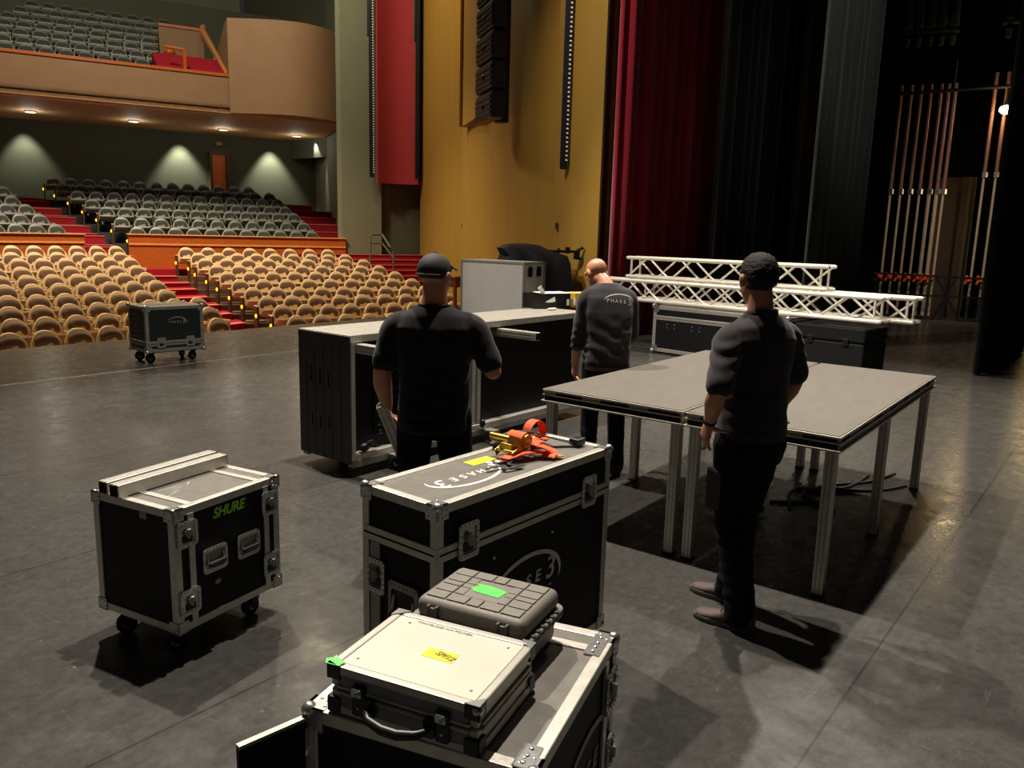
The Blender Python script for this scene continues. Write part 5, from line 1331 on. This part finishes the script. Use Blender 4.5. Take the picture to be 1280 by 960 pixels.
def folds(amp, sc=(7, 7, 9), seed=0, lines=()):
    "cloth wrinkles: stretched noise plus creases (point, direction, width, length)"
    def f(co):
        v = Vector((co.x * sc[0] + seed, co.y * sc[1], co.z * sc[2])); n = noise.noise(v) + .5 * noise.noise(v * 2.1)
        r = amp * n
        for c, d, fr, w, a in lines:
            q = co - Vector(c); g = math.exp(-q.length_squared / (w * w)); r += a * g * math.sin(q.dot(Vector(d).normalized()) * fr)
        return r
    return f
def shoe(root, pos, yaw, m='shoe', ms='sole', ln=.285, pitch=0.):
    X = Matrix.Translation(Vector(pos)) @ Matrix.Rotation(yaw, 4, 'Z')
    mb = MB(X); rings = []
    for y, w, h, zc in ((-.075, .020, .045, .06), (-.07, .031, .07, .062), (-.03, .036, .092, .055), (.02, .037, .090, .052), (.07, .041, .066, .042), (.12, .047, .048, .034), (.165, .045, .038, .03), (.195, .034, .030, .028), (.208, .016, .018, .024)):
        rings.append([Vector((w * math.cos(a), y * ln / .285, max(.018, zc + h * .55 * math.sin(a)))) for a in [2 * PI * k / 18 for k in range(18)]])
    mb.loft(rings); sh = mb.build('shoe', m, root, smooth='all')
    sl = MB(X); out = [(math.copysign(1, c) * 0 + x, y * ln / .285) for x, y, c in [(.026, -.078, 0), (.038, -.04, 0), (.038, .03, 0), (.046, .09, 0), (.050, .13, 0), (.046, .17, 0), (.028, .208, 0), (0, .218, 0), (-.028, .208, 0), (-.046, .17, 0), (-.050, .13, 0), (-.046, .09, 0), (-.038, .03, 0), (-.038, -.04, 0), (-.026, -.078, 0), (0, -.086, 0)]]
    sl.prism(out, .001, .028); sl.build('sole', ms, sh, bevel=.004, smooth=True)
    lc = MB(X)
    for k in range(4): lc.tube([(-.02, (.04 + .022 * k), .098 - .012 * k), (0, (.045 + .022 * k), .104 - .013 * k), (.02, (.04 + .022 * k), .098 - .012 * k)], .003, 6)
    lc.build('laces', m, sh)
    return sh

# ---- man with hands on hips (right)
pr = thing('person', 'dark-haired man in charcoal polo standing with both hands on his hips by the stage deck', 'person', (3.655, 1.40, 0), R(-25))
Lh_, Rh_ = Vector((-.215, .045, 1.005)), Vector((.21, .05, 1.0))
sh_l, sh_r = Vector((-.180, -.01, 1.415)), Vector((.180, .0, 1.42)); el_l, el_r = Vector((-.295, -.10, 1.185)), Vector((.30, .02, 1.195))
wr_l, wr_r = Vector((-.222, .03, 1.01)), Vector((.238, .08, 1.01))
an_l, an_r = Vector((-.085, -.12, .10)), Vector((.075, .12, .10)); kn_l, kn_r = Vector((-.09, -.03, .50)), Vector((.085, .09, .50))
hp_l, hp_r = Vector((-.095, -.01, .90)), Vector((.095, .0, .90))
TS = [((0, -.005, .86), .155, .105, 0), ((0, -.015, .95), .172, .122, 0), ((0, -.005, 1.06), .160, .115, 0), ((0, .0, 1.18), .165, .115, 0), ((0, -.005, 1.30), .178, .120, 0), ((0, -.015, 1.40), .182, .108, 0), ((0, -.02, 1.46), .150, .085, 0), ((0, -.02, 1.505), .075, .065, 0)]
b = MB(); torso(b, TS, -.012)
b.limb([(0, -.02, 1.46), (0, -.005, 1.56), (.0, .005, 1.63)], [.066, .058, .056], 16)
HX = head(b, (-.01, .015, 1.665), R(-16), R(-3), 0, 1.0)
for s_, e_, w_, sd in ((sh_l, el_l, wr_l, -1), (sh_r, el_r, wr_r, 1)):
    b.limb([s_ + (e_ - s_) * .12, s_.lerp(e_, .5) + Vector((0, -.008, 0)), e_], [.048, .050, .041], 14); b.limb([e_, e_.lerp(w_, .35) + Vector((sd * .008, 0, 0)), w_.lerp(e_, .2), w_], [.041, .046, .033, .027], 14)
hand(b, wr_l, (.04, .35, -.94), (.95, -.1, .0), (16, 14, 10), .12, 1, 1.0, (.10, -.97, .08))
hand(b, wr_r, (-.04, .35, -.94), (-.95, -.1, .0), (16, 14, 10), .12, -1, 1.0, (-.10, -.97, .08))
for h_, k_, a_ in ((hp_l, kn_l, an_l), (hp_r, kn_r, an_r)): b.limb([h_, h_.lerp(k_, .5), k_, k_.lerp(a_, .4) + Vector((0, -.02, 0)), a_], [.085, .075, .055, .052, .036], 14)
remesh(b, 'body', .0058, 'skin2', pr, 2); eyes(HX, pr)
s1_ = MB(); torso(s1_, [((0, -.01, .905), .180, .130, 0)] + [((0, -.012, .96), .186, .136, 0)] + [(c, rx + .014, ry + .018, y) for c, rx, ry, y in TS[2:7]] + [((0, -.02, 1.515), .078, .070, 0)])
for s_, e_ in ((sh_l, el_l), (sh_r, el_r)): s1_.limb([Vector((s_.x * .42, -.012, s_.z + .008)), Vector((s_.x * .84, -.01, s_.z - .002)), s_ + (e_ - s_) * .16, s_.lerp(e_, .55), s_.lerp(e_, .90)], [.064, .070, .072, .068, .066], 16)
remesh(s1_, 'polo_shirt', .0085, 'shirt_g', pr, 3, folds(.005, (6, 6, 5), 3, [((-.27, -.06, 1.36), (-.3, -.2, 1), 120, .10, .005), ((-.16, -.1, 1.12), (.4, .3, 1), 80, .12, .005), ((.05, -.13, 1.0), (.2, 0, 1), 70, .15, .004), ((.27, 0, 1.36), (.3, -.2, 1), 120, .1, .004)]))
cl = MB(); cl.loft([[Vector((.070 * q * math.cos(a), -.018 + .064 * q * math.sin(a), z + .012 * math.sin(a) * -1)) for a in [2 * PI * k / 24 for k in range(24)]] for q, z in ((1.16, 1.485), (1.10, 1.53), (.98, 1.535), (.98, 1.50))], closed=True); cl.build('collar', 'shirt_g', pr, smooth='all')
t_ = MB(); torso(t_, [((0, -.015, .80), .162, .118, 0), ((0, -.018, .88), .180, .136, 0), ((0, -.012, .95), .176, .128, 0), ((0, -.008, .99), .168, .12, 0)])
for h_, k_, a_ in ((hp_l, kn_l, an_l), (hp_r, kn_r, an_r)): t_.limb([h_, h_.lerp(k_, .5), k_, k_.lerp(a_, .5) + Vector((0, -.012, 0)), a_ + Vector((0, .0, .0)), a_ + Vector((0, .01, -.03))], [.102, .095, .082, .078, .074, .072], 18)
t_.ell((0, -.075, .89), (.15, .075, .10))
remesh(t_, 'trousers', .009, 'trou', pr, 3, folds(.006, (6, 6, 7), 9, [((kn_l.x, kn_l.y - .05, .52), (0, .4, 1), 90, .12, .007), ((an_l.x, 0, .2), (0, .3, 1), 100, .12, .007), ((an_r.x, .1, .2), (0, .3, 1), 100, .12, .007)]))
pk_ = MB(); pk_.bb((-.198, -.06, .58), (-.15, .06, .78)); pk_.build('thigh_pocket', 'trou', pr, bevel=.012)
shoe(pr, (an_l.x, an_l.y, 0), R(27), ln=.30); shoe(pr, (an_r.x, an_r.y, 0), R(20), ln=.30)
bd = MB(); dw = (wr_l - el_l).normalized(); bd.tube([wr_l.lerp(el_l, .03) - dw * .012, wr_l.lerp(el_l, .03) + dw * .012], .033, 18); bd.build('bracelet', 'rubber', pr, bevel=.004)
def hf(d):
    front = sstep(.45, .75, d.y); k = .0
    line = -.92 if d.y < -.1 else -.92 + 1.75 * sstep(-.1, .7, d.y)
    if abs(d.x) > .75 and d.y > -.25: line = max(line, -.05)
    up = sstep(line - .06, line + .10, d.z)
    tex = .02 * math.sin(d.x * 31 + d.z * 17) * math.sin(d.y * 23) + .018 * noise.noise(d * 7)
    return .86 + up * (.235 + .09 * sstep(.2, 1, d.z) + .03 * sstep(.2, .8, -d.y) + 1.6 * tex)
hairshell(HX, 'hair', 'hair', pr, hf)

# ---- man in the black t-shirt and cap (left)
pl_ = thing('person', 'man in black t-shirt and black cap holding an aluminium tube at his side', 'person', (3.07, 2.93, 0), R(-51))
sh_l, sh_r = Vector((-.205, 0, 1.365)), Vector((.205, 0, 1.365)); el_l, el_r = Vector((-.275, -.03, 1.12)), Vector((.315, -.04, 1.135))
wr_l, wr_r = Vector((-.265, .08, .895)), Vector((.215, .19, 1.20))
TS = [((0, .0, .84), .165, .115, 0), ((0, -.005, .93), .180, .130, 0), ((0, .0, 1.04), .172, .125, 0), ((0, .0, 1.15), .180, .125, 0), ((0, -.005, 1.27), .200, .130, 0), ((0, -.012, 1.36), .205, .118, 0), ((0, -.015, 1.425), .165, .090, 0), ((0, -.015, 1.47), .080, .070, 0)]
b = MB(); torso(b, TS, -.012)
b.limb([(0, -.015, 1.43), (0, -.005, 1.53), (.0, .005, 1.59)], [.074, .066, .062], 16)
HX = head(b, (0, .02, 1.618), R(-28), R(-4), 0, 1.02)
for s_, e_, w_, sd in ((sh_l, el_l, wr_l, -1), (sh_r, el_r, wr_r, 1)):
    b.limb([s_ + (e_ - s_) * .12, s_.lerp(e_, .5) + Vector((0, -.006, 0)), e_], [.052, .054, .046], 14); b.limb([e_, e_.lerp(w_, .35) + Vector((sd * .006, 0, 0)), w_.lerp(e_, .2), w_], [.046, .051, .036, .029], 14)
hand(b, wr_l, (.03, .28, -.95), (1, .05, .1), (60, 62, 38), .06, 1, 1.0, (.55, .65, -.55))
hand(b, wr_r, (-.55, .5, .35), (-.6, -.2, -.6), (55, 55, 35), .06, -1, 1.0, (-.5, .2, .8))
hp_l, hp_r, kn_l, kn_r, an_l, an_r = Vector((-.10, 0, .88)), Vector((.10, 0, .88)), Vector((-.12, .03, .49)), Vector((.13, .03, .49)), Vector((-.13, 0, .10)), Vector((.15, 0, .10))
for h_, k_, a_ in ((hp_l, kn_l, an_l), (hp_r, kn_r, an_r)): b.limb([h_, h_.lerp(k_, .5), k_, k_.lerp(a_, .4), a_], [.088, .078, .057, .054, .036], 14)
remesh(b, 'body', .0058, 'skin1', pl_, 2); eyes(HX, pl_)
s1_ = MB(); torso(s1_, [((0, -.0, .80), .196, .142, 0), ((0, -.004, .90), .194, .142, 0)] + [(c, rx + .014, ry + .018, y) for c, rx, ry, y in TS[2:7]] + [((0, -.015, 1.475), .086, .076, 0)])
for s_, e_ in ((sh_l, el_l), (sh_r, el_r)): s1_.limb([Vector((s_.x * .45, -.012, s_.z + .014)), Vector((s_.x * .84, -.008, s_.z + .002)), s_ + (e_ - s_) * .15, s_.lerp(e_, .45), s_.lerp(e_, .80)], [.070, .075, .077, .073, .071], 16)
remesh(s1_, 't_shirt', .0085, 'shirt_b', pl_, 3, folds(.005, (5, 5, 4), 21, [((.02, -.12, 1.25), (1, 0, .25), 60, .13, .005), ((-.18, -.05, 1.2), (.8, 0, 1), 70, .10, .005), ((.18, -.05, 1.2), (-.8, 0, 1), 70, .10, .005), ((0, -.12, .98), (.3, 0, 1), 60, .18, .004)]))
cl = MB(); cl.tube([(.083 * math.cos(a), -.015 + .074 * math.sin(a), 1.472 - .006 * math.sin(a)) for a in [2 * PI * k / 28 for k in range(28)]], .009, 8, closed=True); cl.build('neckband', 'shirt_b', pl_, smooth='all')
t_ = MB(); torso(t_, [((0, 0, .76), .172, .125, 0), ((0, -.008, .86), .188, .142, 0), ((0, -.004, .93), .182, .134, 0), ((0, 0, .97), .176, .128, 0)])
for h_, k_, a_ in ((hp_l, kn_l, an_l), (hp_r, kn_r, an_r)): t_.limb([h_, h_.lerp(k_, .5), k_, k_.lerp(a_, .5), a_, a_ + Vector((0, .01, -.04))], [.104, .096, .080, .076, .074, .072], 18)
remesh(t_, 'trousers', .009, 'trou', pl_, 3, folds(.006, (6, 6, 7), 5))
shoe(pl_, (an_l.x, .01, 0), R(8), 'shoe_b', 'rubber'); shoe(pl_, (an_r.x, .01, 0), R(-8), 'shoe_b', 'rubber')
def cf(d):
    line = -.18 + .30 * sstep(-.2, .8, d.y); return .85 + .225 * sstep(line - .05, line + .03, d.z) + .012 * math.cos(6 * math.atan2(d.y, d.x)) * 0
cp = hairshell(HX, 'cap', 'cap', pl_, cf)
br_ = MB(HX); rg = []
for k in range(13):
    a = R(20 + 140 * k / 12); ci, so = Vector((.079 * math.cos(a), -.012 + .100 * math.sin(a), .062)), Vector((.085 * math.cos(a), .01 + .165 * math.sin(a), .050 - .012 * abs(math.cos(a)) ** 2))
    rg.append([ci, so, so + Vector((0, 0, .005)), ci + Vector((0, 0, .006))])
br_.loft(rg); br_.build('brim', 'cap', cp, smooth=True)
st_ = MB(HX); st_.tube([(.0815 * math.cos(a), -.012 + .1015 * math.sin(a), .012) for a in [R(215 + 110 * k / 10) for k in range(11)]], .008, 6); st_.ell((0, -.012, .126), (.009, .009, .006), 8, 6); st_.build('cap_strap', 'cap', cp)
def stf(d):
    line = -.55 if d.y < .3 else .2; return .88 + .135 * sstep(line - .05, line + .08, d.z) * (1 - sstep(.05, .2, d.z)) * (1 - sstep(.25, .45, d.y))
hairshell(HX, 'cropped_hair', 'stub', pl_, stf)
# the tube in his left hand
wl = pl_.matrix_basis if False else (T(3.07, 2.93, 0) @ RZ(R(-51)))
gp = wl @ (wr_l + Vector((.02, .035, -.075)))
ta, tb_ = hit(478, 503, (gp.x, gp.y), (gp.x - .62, gp.y + .78)), hit(509, 578, (gp.x + .05, gp.y + .05), (gp.x - .57, gp.y + .83))
ax = (tb_ - ta).normalized()
L_t = .62; mid = gp; s0_ = mid - ax * .17
def axmat(o, d, up=(0, 0, 1)):
    d = Vector(d).normalized(); u = Vector(up); y = u.cross(d).normalized(); z = d.cross(y); return Matrix(((d.x, y.x, z.x, o.x), (d.y, y.y, z.y, o.y), (d.z, y.z, z.z, o.z), (0, 0, 0, 1)))
alu_leg('aluminium_tube', 'square aluminium tube held slanting in the hand of the man in the black cap', None, 0, .47, .062, mw=axmat(ta - CF * .02, ax, CF * -1))

# ---- bald man in the middle
pm = thing('person', 'bald man in charcoal long-sleeved top with white back print, head bowed behind the stage deck', 'person', (5.235, 3.175, 0), R(-42))
sh_l, sh_r = Vector((-.170, .04, 1.405)), Vector((.170, .04, 1.405)); el_l, el_r = Vector((-.205, .06, 1.10)), Vector((.21, .07, 1.11))
wr_l, wr_r = Vector((-.205, .17, .86)), Vector((.14, .26, .98))
TS = [((0, .0, .84), .158, .110, 0), ((0, -.01, .93), .172, .125, 0), ((0, -.008, 1.03), .166, .122, 0), ((0, .0, 1.15), .172, .122, 0), ((0, .015, 1.29), .182, .122, 0), ((0, .03, 1.40), .180, .105, 0), ((0, .05, 1.465), .145, .080, 0), ((0, .07, 1.505), .075, .066, 0)]
b = MB(); torso(b, TS, -.012)
b.limb([(0, .05, 1.45), (-.02, .10, 1.51), (-.05, .135, 1.54)], [.066, .062, .058], 16)
HX = head(b, (-.06, .17, 1.565), R(20), R(-32), 0, 1.0)
for s_, e_, w_, sd in ((sh_l, el_l, wr_l, -1), (sh_r, el_r, wr_r, 1)):
    b.limb([s_ + (e_ - s_) * .12, s_.lerp(e_, .5), e_], [.046, .048, .041], 14); b.limb([e_, e_.lerp(w_, .35), w_.lerp(e_, .2), w_], [.041, .046, .033, .027], 14)
hand(b, wr_l, (.0, .35, -.93), (1, 0, .1), (24, 26, 18), .08, 1, 1.0, (.35, .6, -.7))
hand(b, wr_r, (-.5, .6, -.5), (-.6, -.2, -.7), (30, 30, 20), .08, -1)
hp_l, hp_r, kn_l, kn_r, an_l, an_r = Vector((-.09, 0, .88)), Vector((.09, 0, .88)), Vector((-.105, .03, .49)), Vector((.11, .03, .49)), Vector((-.115, -.01, .10)), Vector((.12, .01, .10))
for h_, k_, a_ in ((hp_l, kn_l, an_l), (hp_r, kn_r, an_r)): b.limb([h_, h_.lerp(k_, .5), k_, k_.lerp(a_, .4), a_], [.085, .075, .055, .052, .036], 14)
remesh(b, 'body', .0058, 'skin3', pm, 2); eyes(HX, pm)
s1_ = MB(); torso(s1_, [((0, -.008, .862), .180, .136, 0), ((0, -.01, .94), .184, .138, 0)] + [(c, rx + .012, ry + .017, y) for c, rx, ry, y in TS[2:7]] + [((0, .07, 1.51), .078, .070, 0)])
for s_, e_, w_ in ((sh_l, el_l, wr_l), (sh_r, el_r, wr_r)): s1_.limb([Vector((s_.x * .45, .04, s_.z + .012)), Vector((s_.x * .84, .04, s_.z)), s_ + (e_ - s_) * .14, s_.lerp(e_, .5), e_, e_.lerp(w_, .35)], [.062, .068, .069, .064, .057, .053], 16)
sh_o = remesh(s1_, 'long_sleeved_top', .0085, 'shirt_c', pm, 3, folds(.005, (6, 6, 6), 33, [((-.22, .05, 1.0), (.2, .2, 1), 110, .12, .006), ((0, -.12, 1.05), (.5, 0, 1), 60, .2, .005), ((.12, -.1, 1.1), (-.6, 0, 1), 60, .15, .005)]))
t_ = MB(); torso(t_, [((0, 0, .77), .165, .12, 0), ((0, -.012, .86), .178, .134, 0), ((0, -.012, .93), .170, .126, 0)])
for h_, k_, a_ in ((hp_l, kn_l, an_l), (hp_r, kn_r, an_r)): t_.limb([h_, h_.lerp(k_, .5), k_, k_.lerp(a_, .5), a_, a_ + Vector((0, .01, -.05))], [.098, .088, .070, .066, .064, .062], 18)
t_.ell((0, -.07, .87), (.15, .07, .09))
remesh(t_, 'jeans', .009, 'jeans', pm, 3, folds(.006, (6, 6, 7), 15, [((an_l.x, 0, .2), (0, .3, 1), 90, .12, .006)]))
bl2 = MB(); bl2.loft([ering((0, -.012, z), .182, .138, 0) for z in (.855, .885)]); bl2.build('belt', 'belt', pm, smooth=True)
shoe(pm, (an_l.x, an_l.y, 0), R(10), 'shoe_b', 'rubber'); shoe(pm, (an_r.x, an_r.y, 0), R(-8), 'shoe_b', 'rubber')
# white print across the upper back, laid on the cloth
bpy.context.view_layer.update()
mb = MB(); XB = frame((.05, -.25, 1.405), (1, 0, 0), (0, .16, .987), (0, -1, .16))
sz = .037
for i, ch in enumerate('PHASE'): meshtext(mb, ch, sz, XB @ T((i - 2.6) * sz * .9, .004 - .002 * i), offset=.0012)
meshtext(mb, '3', sz * 1.9, XB @ T(2.75 * sz * .9, -.008), offset=.001)
swoosh(mb, XB @ T(.006, .002), sz * 6.6, sz * 1.5, sz * .22, .2)
lg = mb.build('back_print', 'white', pm)
bm = bmesh.new(); bm.from_mesh(lg.data); bmesh.ops.subdivide_edges(bm, edges=[e for e in bm.edges if e.calc_length() > .02], cuts=3, use_grid_fill=True); 
inv_ = Vector((0, 1, -.16)).normalized()
for v in bm.verts:
    ok, loc, nrm, _ = sh_o.ray_cast(v.co - inv_ * .05, inv_)
    if ok: v.co = loc + nrm * .0022
bm.to_mesh(lg.data); bm.free()

# ================================================================== LIGHT
def lamp(kind, name, loc, target, energy, col, size=.3, spot=None, blend=.4):
    l = bpy.data.lights.new(name, kind); l.energy = energy; l.color = col
    if kind == 'AREA': l.shape = 'DISK'; l.size = size
    else: l.shadow_soft_size = size
    if kind == 'SPOT': l.spot_size = R(spot); l.spot_blend = blend
    o = bpy.data.objects.new(name, l); COL.objects.link(o); o.location = loc
    d = Vector(target) - Vector(loc); o.rotation_euler = d.to_track_quat('-Z', 'Y').to_euler()
    return o
WARM = (1, .90, .78)
lamp('SPOT', 'catwalk_and_fill_spot', (4.6, 3.6, 11), (4.4, 3.0, 0), 5400, WARM, .12, 84, .5)
lamp('SPOT', 'catwalk_and_fill_spot', (4.5, 8.4, 11), (4.2, 3.0, 0), 6600, WARM, .12, 74, .5)
lamp('SPOT', 'work_and_fill_spot', (13.0, 3.6, 11), (8.6, 3.4, 0), 5600, (1, .90, .76), .15, 58, .6)
lamp('SPOT', 'house_light', (11.5, 20.0, 12), (11.0, 20.0, 0), 7000, (1, .82, .58), .5, 106, .6)
lamp('SPOT', 'house_light', (5.0, 20.0, 12), (5.5, 20.0, 0), 3300, (1, .82, .58), .5, 106, .6)
lamp('AREA', 'house_light', (15.2, 19.5, 12.5), (19.5, 18.5, 4), 330, (1, .84, .58), 1.0)
lamp('AREA', 'balcony_light', (9.5, 20.5, 13), (12.5, 27.5, 7), 980, (1, .88, .68), 1.0)
D37 = 37.5
for px, e in ((30, 300), (226, 620), (340, 620)):
    p = hD(px, 175, D37); lamp('SPOT', 'downlight_beam', (p.x, p.y, zs - .1), (p.x + NV.x * .3, p.y + NV.y * .3, 2.6), e * 1.4, (1, 1, .80), .12, 74, .6)
p = hD(398, 190, 36.6); lamp('SPOT', 'downlight_beam', (p.x - .4, p.y - .2, zs - .2), (p.x + .9, p.y - .9, 2.2), 260, (1, .95, .8), .05, 60, .5)
for p in LPS: lamp('POINT', 'downlight_glow', (p.x, p.y, p.z - .12), (0, 0, 0), 26, (1, .93, .78), .3)
lamp('SPOT', 'catwalk_and_fill_spot', (4.5, 9.5, 11), (14.6, 7.4, 4.5), 3600, WARM, .2, 44, .8)  # added fill for the red curtain, no known fixture behind it
lamp('SPOT', 'work_and_fill_spot', (9.5, 1.5, 9), (15.6, 4.5, 5), 550, (1, .97, .92), .2, 40, .9)  # extra spot put in to lift the charcoal drape
lamp('SPOT', 'work_and_fill_spot', (15.0, -1.0, 9), (22, 4.2, 2.0), 1500, (1, .86, .72), .2, 26, .8)  # extra narrow spot put in to brighten the fly ropes
lamp('SPOT', 'catwalk_and_fill_spot', (2.5, 11.5, 11), (11.0, 6.8, 1.0), 6000, WARM, .15, 34, .8)  # added soft fill for the grey cabinet and the trusses
lamp('POINT', 'work_lamp_glow', (bl_.x - .25, bl_.y, bl_.z - .15), (0, 0, 0), 30, (1, .72, .38), .1)
lamp('POINT', 'wing_light', (25.0, 1.9, 3.4), (21.5, 2.6, .8), 30, (1, .74, .34), .4)
w = bpy.data.worlds.new('dim_hall'); S.world = w; w.use_nodes = True
w.node_tree.nodes['Background'].inputs['Color'].default_value = (.9, .87, .8, 1); w.node_tree.nodes['Background'].inputs['Strength'].default_value = .02
S.view_settings.view_transform = 'Standard'; S.view_settings.look = 'None'; S.view_settings.exposure = 0; S.view_settings.gamma = 1; S.view_settings.use_curve_mapping = False
try: S.cycles.use_denoising = True
except Exception: pass
